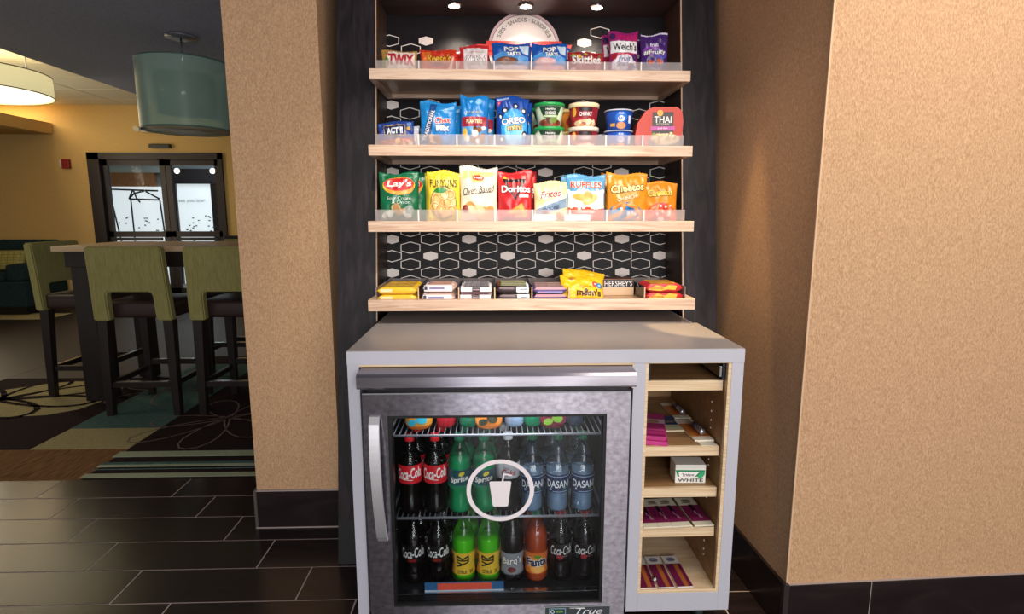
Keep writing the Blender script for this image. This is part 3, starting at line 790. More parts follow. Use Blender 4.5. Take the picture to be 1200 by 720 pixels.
dup(b_ch2, (.620, 2.175, F3), (-.07, 0, .06), 'small orange cheese puff bag behind the right end bag of the chip row')
for x, w, lab, chk in ((.183, .080, 'white price card left of centre on the chip shelf guard', 0), (.300, .095, 'white price card right of centre on the chip shelf guard', 0)):
    t = make_box('price_card', lab, 'card', (x, 2.0830, F3+.0005), w, .0008, .036, '#f2eef2', None)
    p = Print(); p.text('TASTY' if x < .2 else 'TREAT', .014, .010, .03, .006, '#8a3038', bold=.01); p.build('artwork', t, lambda a, b, o: Vector((a, -.0005-o, b)), .5, .0002, .0001)
# ------------------------------------------------ shelf 2
def a_act(p, w, h):
    p.rect(-w*.33, w*.27, h*.44, h*.86, '#c9a14a').rect(-w*.315, w*.255, h*.46, h*.84, '#16204a')
    p.rect(-w*.48, w*.48, 0, h*.36, '#a85a3a').blobs(-w*.45, w*.45, .004, h*.30, 12, .009, ['#f1e3c0', '#e0b070', '#c5402e'], .9, 2)
    p.ell(w*.36, h*.70, .007, .008, '#caa03a').ell(w*.38, h*.86, .009, .008, '#6f8fc8')
    p.text('ACT II', -w*.03, h*.65, w*.44, h*.24, '#eef2fa', bold=.04)
t = make_pouch('popcorn_bag', 'blue folded microwave popcorn bag leaning at the left end of the second shelf', 'snack bag', (-.345, 2.165, F2+.002), .132, .104, .022, '#1f3f8f', a_act, None, .02, -.25, 11, flat=.02, rough=.4, ry=-.09)
for i in range(4):
    make_pouch('popcorn_bag', 'blue popcorn bag edge-on beside the front one, %s in the row behind' % ('first', 'second', 'third', 'fourth')[i], 'snack bag', (-.335+.002*i, 2.195+.026*i, F2+.002), .130, .092, .022, '#27488f' if i % 2 else '#d8dbe4', lambda p, w, h: p.rect(-w*.4, w*.4, h*.3, h*.7, '#e4e6ee'), None, .02, -.2, 12+i, flat=.02, rough=.4)
def a_chex(p, w, h):
    p.poly([(-w*.47, h*.12), (-w*.20, h*.93), (-w*.02, h*.95), (-w*.28, h*.05)], '#15427f')
    p.poly([(w*.0, h*.80), (w*.44, h*.92), (w*.44, h*.84)], '#7fb6df')
    p.blobs(-w*.24, w*.05, h*.08, h*.26, 9, .012, ['#9a6237', '#e2bf92', '#6b4026', '#c89a66'], .7, 5)
def l_chex(p, w, h):
    p.text('TRADITIONAL', -w*.26, h*.50, h*.66, .015, WH, rot=1.25, bold=.02).text('Chex', w*.13, h*.60, w*.44, h*.12, '#c9262c', bold=.03, out=WH, ow=.05, rot=.08, shear=.15).text('Mix', w*.13, h*.44, w*.36, h*.13, '#f3f6fb', bold=.04, out='#15427f', ow=.05, rot=.05)
b_chex = make_pouch('snack_mix_bag', 'bright blue snack mix bag with diagonal navy band', 'snack bag', (-.197, 2.165, F2), .132, .170, .048, '#1b7fc6', a_chex, l_chex, .03, -.08, 21)
dup(b_chex, (-.180, 2.228, F2), (-.08, 0, -.03), 'blue snack mix bag behind the front one with the diagonal band')
def a_plant(p, w, h):
    p.rect(-w*.455, w*.455, h*.42, h*.60, '#9f2437').rect(-w*.46, w*.46, h*.02, h*.42, '#4f93c9')
    p.blobs(-w*.3, w*.35, h*.14, h*.40, 14, .012, ['#8a542f', '#e8ded2', '#c99a62', '#5d3621', '#f2ece2'], .7, 9).ell(-w*.34, h*.30, .009, .018, '#e0b23e')
    p.ell(w*.15, h*.88, .011, .011, '#8cc4ea').ell(-.01, h*.90, .006, .006, '#8cc4ea')
def l_plant(p, w, h): p.text('NUT & CHOC', -.004, h*.68, w*.50, h*.05, '#d9c46a', bold=.0).text('PLANTERS', 0, h*.51, w*.56, h*.07, '#f0d9b0', bold=.03).text('Nut & Chocolate', 0, h*.10, w*.6, h*.05, WH, bold=.01)
b_pl = make_pouch('trail_mix_bag', 'tall blue stand-up pouch of nut mix with a dark red band', 'snack bag', (-.067, 2.168, F2), .104, .192, .05, '#1579c4', a_plant, l_plant, .0, -.07, 31, flat=.03)
dup(b_pl, (-.045, 2.235, F2), (-.07, 0, -.05), 'blue nut mix pouch peeking out behind the front red-banded pouch')
def a_oreo(p, w, h):
    p.ell(w*.05, h*.40, w*.40, h*.36, '#2f9be0').ell(w*.05, h*.34, w*.28, h*.26, '#79c8f2')
    for x, z, rx, rz, r in ((-.22, .73, .013, .010, .3), (.10, .80, .010, .010, .2), (.34, .72, .010, .012, 0), (-.36, .62, .008, .012, .4), (-.33, .20, .012, .010, 0), (.36, .28, .010, .013, 0)):
        p.ell(x*w, z*h, rx, rz, '#15192b', r).ell(x*w, z*h-.001, rx*.5, rz*.5, '#d9dde6', r)
    p.poly([(-w*.44, h*.90), (-w*.30, h*.92), (-w*.44, h*.80)], '#d2345a').ell(.0, h*.05, w*.3, h*.05, '#dfe8f4').rect(-w*.46, -w*.1, h*.925, h*.965, '#8fa3cf')
def l_oreo(p, w, h): p.text('OREO', .004, h*.53, w*.72, h*.12, WH, bold=.03, out='#14307a', ow=.06, rot=.1).text('mini', .008, h*.41, w*.44, h*.10, '#d8c070', bold=.04, out='#14307a', ow=.06, rot=.08)
b_or = make_pouch('cookie_bag', 'royal blue pouch of mini sandwich cookies with a light burst', 'snack bag', (.070, 2.168, F2), .122, .190, .05, '#16459e', a_oreo, l_oreo, -.02, -.07, 41, flat=.03)
dup(b_or, (.088, 2.235, F2), (-.07, 0, .04), 'royal blue cookie pouch behind the front cookie pouch')
# cups
def cup_surf(r0, r1, z0, z1): return lambda x, z, o: (lambda r: Vector(((r+o)*math.sin(x/r), -(r+o)*math.cos(x/r), z)))(r0 + (r1-r0)*(z-z0)/(z1-z0))
def make_cup(kind, label, loc, r0, r1, h, body, lid, art, lidh=.012, group=None, rz=0):
    t = thing(kind, label, 'cup', loc, (0, 0, rz), group or GROUPS.get(kind))
    bm = NB(); lathe(bm, [(r0*.9, 0), (r0, .002), (r1, h-lidh)], 32); obj('cup_body', bm, ink(body, .4), t, True)
    bm = NB(); lathe(bm, [(r1+.001, h-lidh), (r1+.004, h-lidh+.001), (r1+.004, h-.002), (r1+.0015, h), (r1-.004, h), (r1-.006, h-.003)], 32); obj('lid', bm, ink(lid, .35), t, True)
    p = Print(); art(p, r1*1.55, h-lidh); p.build('artwork', t, cup_surf(r0, r1, 0, h-lidh), .0045, .0005, .00014)
    return t
def a_green(p, w, h):
    p.poly([(-w*.55, h*.98), (w*.55, h*.98), (w*.30, h*.42), (-w*.30, h*.42)], '#23402f').ell(0, h*.18, w*.55, h*.20, '#8c3b2b').blobs(-w*.45, w*.45, h*.08, h*.36, 10, .010, ['#b3663a', '#6f8b3c', '#d7b07a', '#5d2c20'], .7, 3)
    p.text('Healthy', 0, h*.82, w*.42, h*.12, WH, bold=.01).text('CHOICE', 0, h*.64, w*.46, h*.15, WH, bold=.02).rect(-w*.30, w*.30, h*.44, h*.54, '#b9cfa8')
def a_redc(p, w, h):
    p.poly([(-w*.60, h*.96), (w*.60, h*.96), (w*.60, h*.30), (-w*.60, h*.50)], '#8e1f2c').ell(-w*.55, h*.75, .009, .016, '#e9b43c').ell(0, h*.16, w*.55, h*.20, '#d9b48a').blobs(-w*.4, w*.4, h*.06, h*.32, 9, .009, ['#efdcb6', '#c78d55', '#a44a33'], .7, 6)
    p.rect(-w*.30, w*.30, h*.80, h*.97, '#2a1d20').text('CHUNKY', 0, h*.64, w*.56, h*.20, WH, bold=.02, out='#5a1018', ow=.03)
def a_mac(p, w, h):
    p.ell(0, h*.66, w*.30, h*.28, '#2a6fc9').text('Kraft', 0, h*.86, w*.22, h*.10, WH, bold=.01).ell(0, h*.58, w*.16, h*.15, '#e9edf4').text('MAC', 0, h*.60, w*.24, h*.16, '#1c3f8f', bold=.03).ell(0, h*.22, w*.22, h*.18, '#d98a5a').rect(-w*.52, -w*.28, h*.18, h*.34, '#d9a63a').rect(w*.36, w*.52, h*.35, h*.75, '#dfe6f0')
g1 = make_cup('soup_cup', 'green-lidded soup cup, lower of the front pair on the second shelf', (.205, 2.185, F2), .040, .052, .082, '#c9dfbf', '#1f9a4c', a_green)
dup(g1, (.205, 2.185, F2+.083), label='green-lidded soup cup, upper of the front pair on the second shelf')
dup(g1, (.190, 2.295, F2), label='green-lidded cup in the rear row, lower of its pair'); dup(g1, (.190, 2.295, F2+.083), label='green-lidded cup in the rear row, upper of its pair')
r1_ = make_cup('soup_cup', 'red soup cup with clear frosted lid, lower of the front pair', (.331, 2.185, F2), .044, .052, .082, '#b9273a', '#dcd2c4', a_redc, .016)
r2_ = make_cup('soup_cup', 'red soup cup with cream lid, upper of the front pair', (.331, 2.185, F2+.083), .044, .052, .082, '#b9273a', '#f1ddb4', a_redc, .016)
make_cup('soup_cup', 'yellow-lidded cup behind the red pair, lower of two', (.305, 2.298, F2), .044, .051, .080, '#d8873a', '#e9cf8c', lambda p, w, h: p.ell(0, h*.5, w*.4, h*.3, '#c5392f'))
make_cup('soup_cup', 'yellow-lidded cup behind the red pair, upper of two', (.305, 2.298, F2+.081), .044, .051, .080, '#d8873a', '#e9cf8c', lambda p, w, h: p.ell(0, h*.5, w*.4, h*.3, '#c5392f'))
m1_ = make_cup('macaroni_cup', 'blue macaroni cup, lower of the front pair', (.460, 2.185, F2), .043, .050, .071, '#1b4aa6', '#c7d0e2', a_mac, .005)
dup(m1_, (.460, 2.185, F2+.072), label='blue macaroni cup, upper of the front pair'); dup(m1_, (.445, 2.292, F2), label='blue macaroni cup in the rear row behind the front pair')
# rice meal carton with sloped shoulders
def a_thai(p, w, h):
    c = w*.07
    p.rect(c-w*.22, c+w*.22, h*.26, h*.88, '#2c241f').text('THAI', c, h*.71, w*.36, h*.15, WH, bold=.01).text('KITCHEN', c, h*.605, w*.26, h*.04, '#d9d0c2', bold=.0).rect(c-w*.25, c+w*.25, h*.46, h*.555, '#b8459a').text('pad thai', c, h*.505, w*.20, h*.05, WH, bold=.0).ell(c-w*.06, h*.86, .011, .011, '#e5a23a')
    p.ell(c+.01, h*.20, w*.36, h*.17, '#6a6460').ell(c+.01, h*.26, w*.30, h*.13, '#d9c493').blobs(c-w*.22, c+w*.26, h*.20, h*.38, 26, .007, ['#efe3b8', '#c9b06a', '#b5793f', '#7f8f3a'], .4, 4)
W2, H2 = .172, .152
make_box('noodle_carton', 'red gable-shouldered noodle carton at the right end of the second shelf', 'box', (.603, 2.185, F2), W2, .075, H2, '#bf3320', a_thai, (-.03, 0, -.05),
         [(-W2*.48, 0), (W2*.46, 0), (W2*.5, H2*.66), (W2*.47, H2*.90), (W2*.36, H2), (-W2*.14, H2), (-W2*.30, H2*.90), (-W2*.46, H2*.62), (-W2*.5, H2*.35)])
# ------------------------------------------------ shelf 1
def a_twix(p, w, h):
    p.poly([(-w*.42, h*.1), (-w*.30, h*.92), (w*.44, h*.92), (w*.46, h*.06)], '#f1e2d4').ell(-w*.36, h*.45, .010, .022, '#5a8a4a').ell(-w*.34, h*.40, .007, .016, '#c9b48a')
    p.text('TWIX', w*.06, h*.60, w*.74, h*.48, '#c02436', bold=.05, rot=-.02, shear=-.05)
make_pouch('candy_bar', 'gold and cream candy bar pack with big red letters, left end of the top shelf', 'candy', (-.338, 2.215, F1), .130, .088, .03, '#b98d4c', a_twix, None, .03, -.15, 51, flat=.02)
def a_reese(p, w, h):
    p.poly([(-w*.44, h*.9), (-w*.2, h*.9), (-w*.34, h*.12), (-w*.44, h*.12)], '#e8702c').text("Reese's", w*.02, h*.64, w*.66, h*.34, '#f0b93a', bold=.02, shear=.3, out='#5c2b12', ow=.05).rect(-w*.20, w*.26, h*.32, h*.42, '#8a4a20').poly([(w*.28, h*.2), (w*.40, h*.7), (w*.44, h*.7), (w*.38, h*.2)], '#f0c9b0')
b_re = make_pouch('candy_pack', 'orange-red peanut butter cup pack on the top shelf', 'candy', (-.197, 2.215, F1), .134, .091, .03, '#d83a22', a_reese, None, 0, -.12, 52, flat=.02)
dup(b_re, (-.178, 2.265, F1), (-.12, 0, .05), 'dark red candy pack behind the orange-red cup pack')
def a_kit(p, w, h):
    p.rect(-w*.36, w*.46, h*.06, h*.88, '#efe3e3').text('KitKat', w*.05, h*.48, w*.66, h*.30, '#f6f2f2', bold=.03, shear=.15, out='#7a3a44', ow=.05).text('crisp wafers', w*.05, h*.74, w*.5, h*.10, '#b06a74', bold=0)
make_pouch('candy_bar', 'white and red wafer bar pack, taller than its neighbours, under the sign', 'candy', (-.067, 2.210, F1), .108, .106, .028, '#cf2e34', a_kit, None, -.04, -.10, 53, flat=.02)
def a_pop(p, w, h):
    p.poly([(-w*.46, h*.60), (-w*.2, h*.72), (w*.46, h*.55), (w*.46, h*.30), (-w*.46, h*.44)], '#4f9be0').ell(-w*.12, h*.42, w*.30, h*.13, '#5c2f22' if a_pop.k == 0 else '#d98f98').ell(-w*.12, h*.44, w*.26, h*.09, '#8a5238' if a_pop.k == 0 else '#efc4c8')
    p.rect(-w*.44, w*.44, h*.03, h*.30, '#e6d3d8' if a_pop.k == 0 else '#efb9bd').poly([(w*.2, h*.9), (w*.46, h*.9), (w*.46, h*.62), (w*.30, h*.66)], '#cfe2f4')
    p.text('POP', 0, h*.80, w*.36, h*.16, WH, bold=.04, out='#12346f', ow=.05, rot=.03).text('TARTS', w*.06, h*.64, w*.36, h*.12, WH, bold=.04, out='#12346f', ow=.05, rot=.03)
a_pop.k = 0
b_p1 = make_pouch('pastry_pack', 'blue toaster pastry pack with brown picture, left of the two under the sign', 'snack pack', (.067, 2.212, F1), .142, .116, .03, '#1c57b5', a_pop, None, .02, -.12, 54, flat=.03)
a_pop.k = 1
b_p2 = make_pouch('pastry_pack', 'blue toaster pastry pack with pink picture, right of the two under the sign', 'snack pack', (.206, 2.212, F1), .132, .115, .03, '#1c57b5', a_pop, None, -.02, -.12, 55, flat=.03)
dup(b_p1, (.075, 2.262, F1), (-.12, 0, .02), 'blue pastry pack directly behind the brown-picture pack'); dup(b_p2, (.222, 2.262, F1), (-.12, 0, -.05), 'blue pastry pack directly behind the pink-picture pack')
def a_skit(p, w, h):
    p.blobs(-w*.44, w*.44, h*.70, h*.92, 16, .008, ['#e0b52e', '#6ea03a', '#b3302c', '#6d3a7d', '#e07a2a'], .8, 7).text('Skittles', 0, h*.64, w*.80, h*.36, WH, bold=.03, out='#8a1f2a', ow=.03).blobs(-w*.4, w*.4, h*.08, h*.26, 10, .009, ['#d98f98', '#e8b8b8', '#b3302c'], .8, 3)
b_sk = make_pouch('candy_pack', 'red fruit candy pack with rainbow candies between the pastries and the fruit snacks', 'candy', (.341, 2.215, F1), .136, .088, .03, '#a5232f', a_skit, None, .02, -.12, 56, flat=.02)
dup(b_sk, (.352, 2.262, F1+.004), (-.12, -.08, -.05), 'red fruit candy pack behind the front one, tilted')
def a_welch(p, w, h):
    p.poly([(-w*.45, h*.86), (w*.45, h*.74), (w*.45, h*.93), (-w*.45, h*.95)], '#b5216a').rect(-w*.46, w*.46, h*.50, h*.77, '#f4f1f4').rect(-w*.30, w*.22, h*.455, h*.49, '#c2344a')
    p.ell(0, h*.24, w*.42, h*.22, '#dfd9ea').blobs(-w*.4, w*.4, h*.04, h*.20, 9, .012, ['#b03a4a', '#8d95c9', '#e8dfe4', '#6c88b8'], .8, 4).ell(-w*.36, h*.42, .011, .012, '#a82334').ell(w*.36, h*.40, .010, .012, '#4c2260').ell(-w*.38, h*.88, .011, .012, '#3f2058')
def l_welch(p, w, h): p.text("Welch's", .002, h*.635, w*.82, h*.17, '#1d1b22', bold=.02).text('Fruit', 0, h*.37, w*.40, h*.10, '#2c3f6c', bold=.01, shear=.2).text('Snacks', 0, h*.26, w*.50, h*.10, '#2c3f6c', bold=.01, shear=.2)
b_we = make_pouch('fruit_snack_bag', 'magenta and white fruit snack bag standing on the top shelf', 'snack bag', (.478, 2.215, F1), .110, .160, .042, '#9c2270', a_welch, l_welch, .03, -.10, 57)
dup(b_we, (.462, 2.268, F1), (-.09, 0, .10), 'magenta fruit snack bag behind and left of the front one')
def a_purp(p, w, h):
    p.rect(-w*.47, w*.47, h*.955, h*.99, '#d5cfe0').ell(-w*.1, h*.58, w*.32, h*.12, '#7a3c9c').ell(w*.2, h*.5, w*.25, h*.12, '#5a4fb0').poly([(-w*.46, h*.02), (-w*.24, h*.02), (-w*.24, h*.22)], '#8fc08a').blobs(-w*.2, w*.28, h*.26, h*.34, 5, .010, ['#c9502e', '#3a3f7c', '#d0693a'], .9, 5).text('fruit', -.002, h*.72, w*.30, h*.10, '#e9e2f2', bold=.02).text('#Fruity', 0, h*.53, w*.78, h*.13, WH, bold=.02, out='#2c1440', ow=.05, rot=.05).text('snacks', .006, h*.17, w*.36, h*.05, WH, bold=.0)
b_pu = make_pouch('fruit_snack_bag', 'purple flat-topped fruit snack bag, right end of the top shelf', 'snack bag', (.590, 2.215, F1), .104, .153, .038, '#43226b', a_purp, None, -.03, -.08, 58, flat=.03)
dup(b_pu, (.570, 2.265, F1), (-.08, 0, .06), 'purple fruit snack bag behind the right end bag of the top shelf')

# ------------------------------------------------ shelf 4: flat candy bars
def bar_mesh(L_, w, h, fin=.007):
    bm = NB(); n = 14; m = 12
    rings = []
    for i in range(n+1):
        s = i/n; x = -L_/2 + L_*s
        e = min(s, 1-s)*L_
        k = 1 if e > fin*2.2 else max(.06, ((e-fin*.6)/(fin*1.6))**.6 if e > fin*.6 else .06)
        ww = w*(1 if e > fin*2 else .97)
        rings.append([bm.verts.new((x, ww/2*math.copysign(abs(math.cos(a))**.45, math.cos(a)), h/2 + h/2*k*math.copysign(abs(math.sin(a))**.45, math.sin(a)))) for a in (2*PI*(q+.5)/m for q in range(m))])
    for a, b in zip(rings, rings[1:]):
        for q in range(m): bm.faces.new((a[q], b[q], b[(q+1) % m], a[(q+1) % m]))
    bm.faces.new(rings[0]); bm.faces.new(rings[-1][::-1])
    bmesh.ops.recalc_face_normals(bm, faces=bm.faces)
    return bm
def make_bar(label, loc, L_, w, h, col, front, top, rz=0, kind='candy_bar'):
    t = thing(kind, label, 'candy', loc, (0, 0, rz), 'candy bars on the lowest shelf')
    obj('wrapper', bar_mesh(L_, w, h), foil(col, .3), t, True)
    if front: p = Print(); front(p, L_, h); p.build('front_print', t, lambda x, z, o: Vector((x, -w/2 - o, z)), .5, .0006, .0001)
    if top: p = Print(); top(p, L_, w); p.build('top_print', t, lambda x, y, o: Vector((x, y, h + o)), .5, .0006, .0001)
    return t
ordn = ['front', 'second', 'third', 'fourth', 'fifth', 'sixth']
def pile(xc, L_, w, h, rows, layers, col, front, top, what, y0=2.052, jit=.002, kind='candy_bar', rowlayers=None):
    src = None; RR = random.Random(int(xc*1000)+50)
    for r in range(rows):
        for l in range(rowlayers[r] if rowlayers else layers):
            lab = '%s, %s row, %s layer' % (what, ordn[r], ('bottom', 'middle', 'top')[l] if layers == 3 else ('bottom', 'top')[l])
            p = (xc + RR.uniform(-jit, jit), y0 + r*(w+.003), F4 + .0005 + l*(h+.0006))
            if src is None: src = make_bar(lab, p, L_, w, h, col, front, top, 0, kind)
            else: dup(src, p, (0, 0, RR.uniform(-.015, .015)), lab)
pile(-.342, .142, .040, .026, 5, 2, '#f0c02c', lambda p, w, h: (p.rect(-w*.42, -w*.12, h*.35, h*.75, '#f6e7b0'), p.rect(-w*.45, w*.45, h*.12, h*.2, '#c98a1c')),
     lambda p, L_, w: (p.text('BUTTERFINGER', 0, 0, L_*.78, w*.42, '#2b3a6c', bold=.02, shear=.15), p.rect(-L_*.4, L_*.4, w*.32, w*.4, '#b9532a')), 'yellow candy bar at the left end of the lowest shelf')
pile(-.197, .118, .040, .028, 4, 2, '#e0b9ac', lambda p, w, h: (p.rect(-w*.46, w*.40, h*.10, h*.9, '#f1eaee'), p.rect(-w*.30, w*.16, h*.38, h*.66, '#8b7fae'), p.rect(-w*.45, -w*.36, h*.3, h*.8, '#3a3550')),
     lambda p, L_, w: (p.text('CRUNCH', .0, 0, L_*.7, w*.6, '#a8785c', bold=.03), p.poly([(-L_*.42, -w*.2), (-L_*.3, w*.3), (-L_*.26, -w*.2)], '#6a4a7c')), 'pink and white candy bar in the lowest shelf', rowlayers=[1, 2, 2, 2])
pile(-.064, .118, .040, .0265, 4, 2, '#4a3438', lambda p, w, h: (p.rect(-w*.46, -w*.12, h*.30, h*.92, '#e8e0e2'), p.rect(w*.12, w*.46, h*.30, h*.9, '#f0eae8'), p.rect(-w*.1, w*.1, h*.5, h*.62, '#a98e98'), p.rect(-w*.46, w*.46, h*.03, h*.2, '#a4697a')),
     lambda p, L_, w: (p.rect(-L_*.40, L_*.40, -w*.38, w*.38, '#e6dfe4'), p.text('SNICKERS', 0, 0, L_*.74, w*.60, '#2d3358', bold=.03, shear=.1)), 'brown candy bar with white and navy top', y0=2.058)
pile(.069, .122, .040, .0275, 4, 2, '#33272a', lambda p, w, h: (p.rect(w*.10, w*.46, h*.15, h*.92, '#dfe4e6'), p.rect(w*.2, w*.40, h*.45, h*.62, '#8d98a8'), p.rect(-w*.4, w*.02, h*.62, h*.8, '#8a6a70')),
     lambda p, L_, w: (p.rect(-L_*.36, L_*.38, -w*.40, w*.40, '#b9b884'), p.text('MILKY WAY', 0, 0, L_*.66, w*.5, '#e9efd0', bold=.03, out='#5c6a3a', ow=.04), p.rect(-L_*.46, -L_*.38, -w*.4, w*.4, '#8a4a26')), 'dark brown candy bar with pale green top', y0=2.055)
pile(.201, .124, .042, .0255, 3, 2, '#5b4a86', lambda p, w, h: (p.rect(-w*.36, w*.36, h*.12, h*.36, '#8f86c0'), p.rect(-w*.30, -w*.1, h*.1, h*.25, '#c77a9a'), p.poly([(-w*.45, h*.6), (w*.45, h*.6), (w*.40, h*.95), (-w*.40, h*.95)], '#cf9aa4')),
     lambda p, L_, w: (p.rect(-L_*.42, L_*.42, -w*.42, w*.42, '#b98a8e'), p.text('FAST BREAK', 0, 0, L_*.74, w*.5, '#ead8c8', bold=.03, out='#5a3034', ow=.04)), 'purple and pink candy bar in the lowest shelf', y0=2.06)
# dark chocolate bars at the back
make_box('chocolate_carton', 'cream and black carton with white letters and maroon top in the lowest shelf', 'box', (.474, 2.215, F4+.0005), .120, .085, .062, '#d8b793',
         lambda p, w, h: p.rect(-w*.5, w*.5, h*.52, h*.99, '#20171a').text("HERSHEY'S", .0, h*.75, w*.88, h*.34, '#efecec', bold=.0), top=lambda p, w, d: p.rect(-w*.49, w*.49, -d*.49, d*.49, '#5a231c'), group=None)
pile(.612, .136, .040, .030, 3, 2, '#c22a34', lambda p, w, h: (p.poly([(-w*.44, h*.3), (-w*.2, h*.85), (w*.02, h*.6), (w*.12, h*.85), (w*.34, h*.75), (w*.30, h*.25), (w*.1, h*.35), (-w*.1, h*.15)], '#edbb34'), p.text('almonds', -w*.18, h*.5, w*.34, h*.34, '#8a2a22', bold=.01)),
     lambda p, L_, w: (p.rect(-L_*.34, L_*.32, -w*.4, w*.4, '#ecc04a'), p.text('100 GRAND', 0, 0, L_*.56, w*.5, '#b93a2a', bold=.02)), 'red and yellow candy bar, right end of lowest shelf', y0=2.058)
# peanut candy pouch leaning in the tray
def a_mm(p, w, h):
    p.text('Peanut', w*.06, h*.48, w*.26, h*.12, '#5c3a1c', bold=.0, shear=.2).text("m&m's", w*.15, h*.27, w*.58, h*.27, '#4a2a1c', bold=.05)
    p.ell(w*.30, h*.60, .011, .011, '#c9352a').ell(w*.41, h*.56, .012, .012, '#2f8bc9').ell(-w*.24, h*.82, .012, .006, '#a36a1c').text('m', w*.305, h*.60, .007, .007, WH, bold=.02).text('m', w*.412, h*.56, .008, .008, WH, bold=.02)
make_pouch('candy_pouch', 'yellow peanut candy pouch leaning up in the lowest shelf tray', 'candy', (.318, 2.046, F4+.001), .158, .100, .034, '#f0bc22', a_mm, None, .0, -.62, 61, flat=.04, ry=.03)
b_mm2 = make_pouch('candy_pouch', 'yellow peanut candy pouch lying behind the leaning one, corner raised', 'candy', (.330, 2.135, F4+.004), .165, .105, .034, '#edb820', lambda p, w, h: p.text("m&m's", 0, h*.5, w*.7, h*.27, '#4a2a1c', bold=.05), None, .04, -.50, 62, flat=.04, ry=.16)

# =================================================================== CABINET
cab = thing('cabinet', 'grey laminate counter cabinet with cooler bay and open cubby shelves, on casters', 'cabinet', (.155, 1.95, 0))
def cb(name, a, m, bev=.0008, parent=cab):
    bm = NB(); box(bm, *a, bev); return obj(name, bm, m, parent, world=True)
XL, XR, YF, ZC = -.419, .727, 1.612, .916
cb('counter_top', (XL, XR, YF, 2.012, .877, ZC), laminate, .002)
cb('counter_rear', (XL+.0, NR-.012, 2.016, 2.33, .886, ZC-.001), laminate, .002)
cb('apron', (XL, XR, YF-.0015, YF, .876, ZC-.0015), laminate_f, 0)
for a in ((XL, -.386, YF, 2.012, .088, .877), (.692, XR, YF, 2.012, .078, .877), (.404, .440, YF, 2.012, .078, .877)): cb('side_panel', a, laminate_f)
cb('bottom_panel', (.440, .692, YF, YF+.02, .078, .140), laminate_f); cb('base_board', (XL+.03, XR-.03, YF+.03, 2.0, .078, .088), ply)
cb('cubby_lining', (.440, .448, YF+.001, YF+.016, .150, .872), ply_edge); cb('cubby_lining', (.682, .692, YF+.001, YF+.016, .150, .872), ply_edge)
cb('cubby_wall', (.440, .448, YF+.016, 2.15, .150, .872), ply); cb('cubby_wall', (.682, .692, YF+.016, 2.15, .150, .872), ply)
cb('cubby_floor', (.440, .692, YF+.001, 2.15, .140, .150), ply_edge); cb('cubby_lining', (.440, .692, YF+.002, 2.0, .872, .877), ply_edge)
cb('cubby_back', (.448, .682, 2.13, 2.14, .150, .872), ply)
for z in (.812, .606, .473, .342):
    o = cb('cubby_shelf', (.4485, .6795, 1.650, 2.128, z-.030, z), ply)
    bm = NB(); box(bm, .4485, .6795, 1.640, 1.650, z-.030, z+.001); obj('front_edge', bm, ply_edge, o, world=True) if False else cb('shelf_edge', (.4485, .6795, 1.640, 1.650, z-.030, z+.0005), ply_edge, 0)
slide = mat('slide_metal', '#3a3a3e', .35, .9)
for x in (.4485, .6715): cb('drawer_slide', (x, x+.010, 1.628, 2.05, .816, .866), slide); 
cb('drawer_slide', (.664, .6705, 1.630, 2.05, .826, .858), chrome)
for y, zs in ((1.72, (.72, .69, .66, .635, .55, .53, .51, .42, .40, .25, .22, .20)),):
    for z in zs: cb('shelf_pin', (.6798, .682, y-.002, y+.002, z-.002, z+.002), mat('pin_white', '#efe9dc', .4), 0)
cb('edge_band', (-.386, .404, YF, YF+.012, .870, .8765), ply_edge, 0); cb('edge_band', (.4005, .404, YF, YF+.012, .800, .870), ply_edge, 0)
for x, y in ((-.36, 1.70), (.66, 1.70), (-.36, 1.94), (.66, 1.94)):
    bm = NB(); lathe(bm, [(.030, -.012), (.034, -.009), (.034, .009), (.030, .012)], 18); bmesh.ops.rotate(bm, verts=bm.verts, matrix=Matrix.Rotation(PI/2, 3, 'Y')); bmesh.ops.translate(bm, verts=bm.verts, vec=(x, y, .0345))
    o = obj('caster', bm, mat('caster_rubber', '#2d3b3a', .5), cab, True, world=True)
    cb('caster_fork', (x-.020, x-.014, y-.016, y+.016, .03, .078), chrome, 0); cb('caster_fork', (x+.014, x+.020, y-.016, y+.016, .03, .078), chrome, 0)

# =================================================================== REFRIGERATOR
fr = thing('refrigerator', 'stainless undercounter refrigerator with glass door, full of bottled drinks', 'refrigerator', (.01, 1.85, .09))
def fb(name, a, m, bev=0, parent=fr, smooth=False):
    bm = NB(); box(bm, *a, bev); return obj(name, bm, m, parent, smooth, world=True)
bm = NB()
for b in ((-.372, -.345, 1.62, 2.19, .09, .80), (.365, .392, 1.62, 2.19, .09, .80), (-.345, .365, 2.16, 2.19, .09, .80), (-.345, .365, 1.62, 2.16, .78, .80), (-.345, .365, 1.62, 2.16, .09, .146)): box(bm, *b)
obj('liner', bm, liner, fr, world=True)
# top grille bar with sloped, rounded profile
bm = NB(); prism(bm, [(1.545, .824), (1.540, .829), (1.540, .858), (1.546, .866), (1.64, .869), (1.64, .824)], -.378, .396, 'yz'); obj('top_bar', bm, steel, fr, world=True)
fb('grille_gap', (-.366, .385, 1.60, 1.66, .801, .8238), blackp)
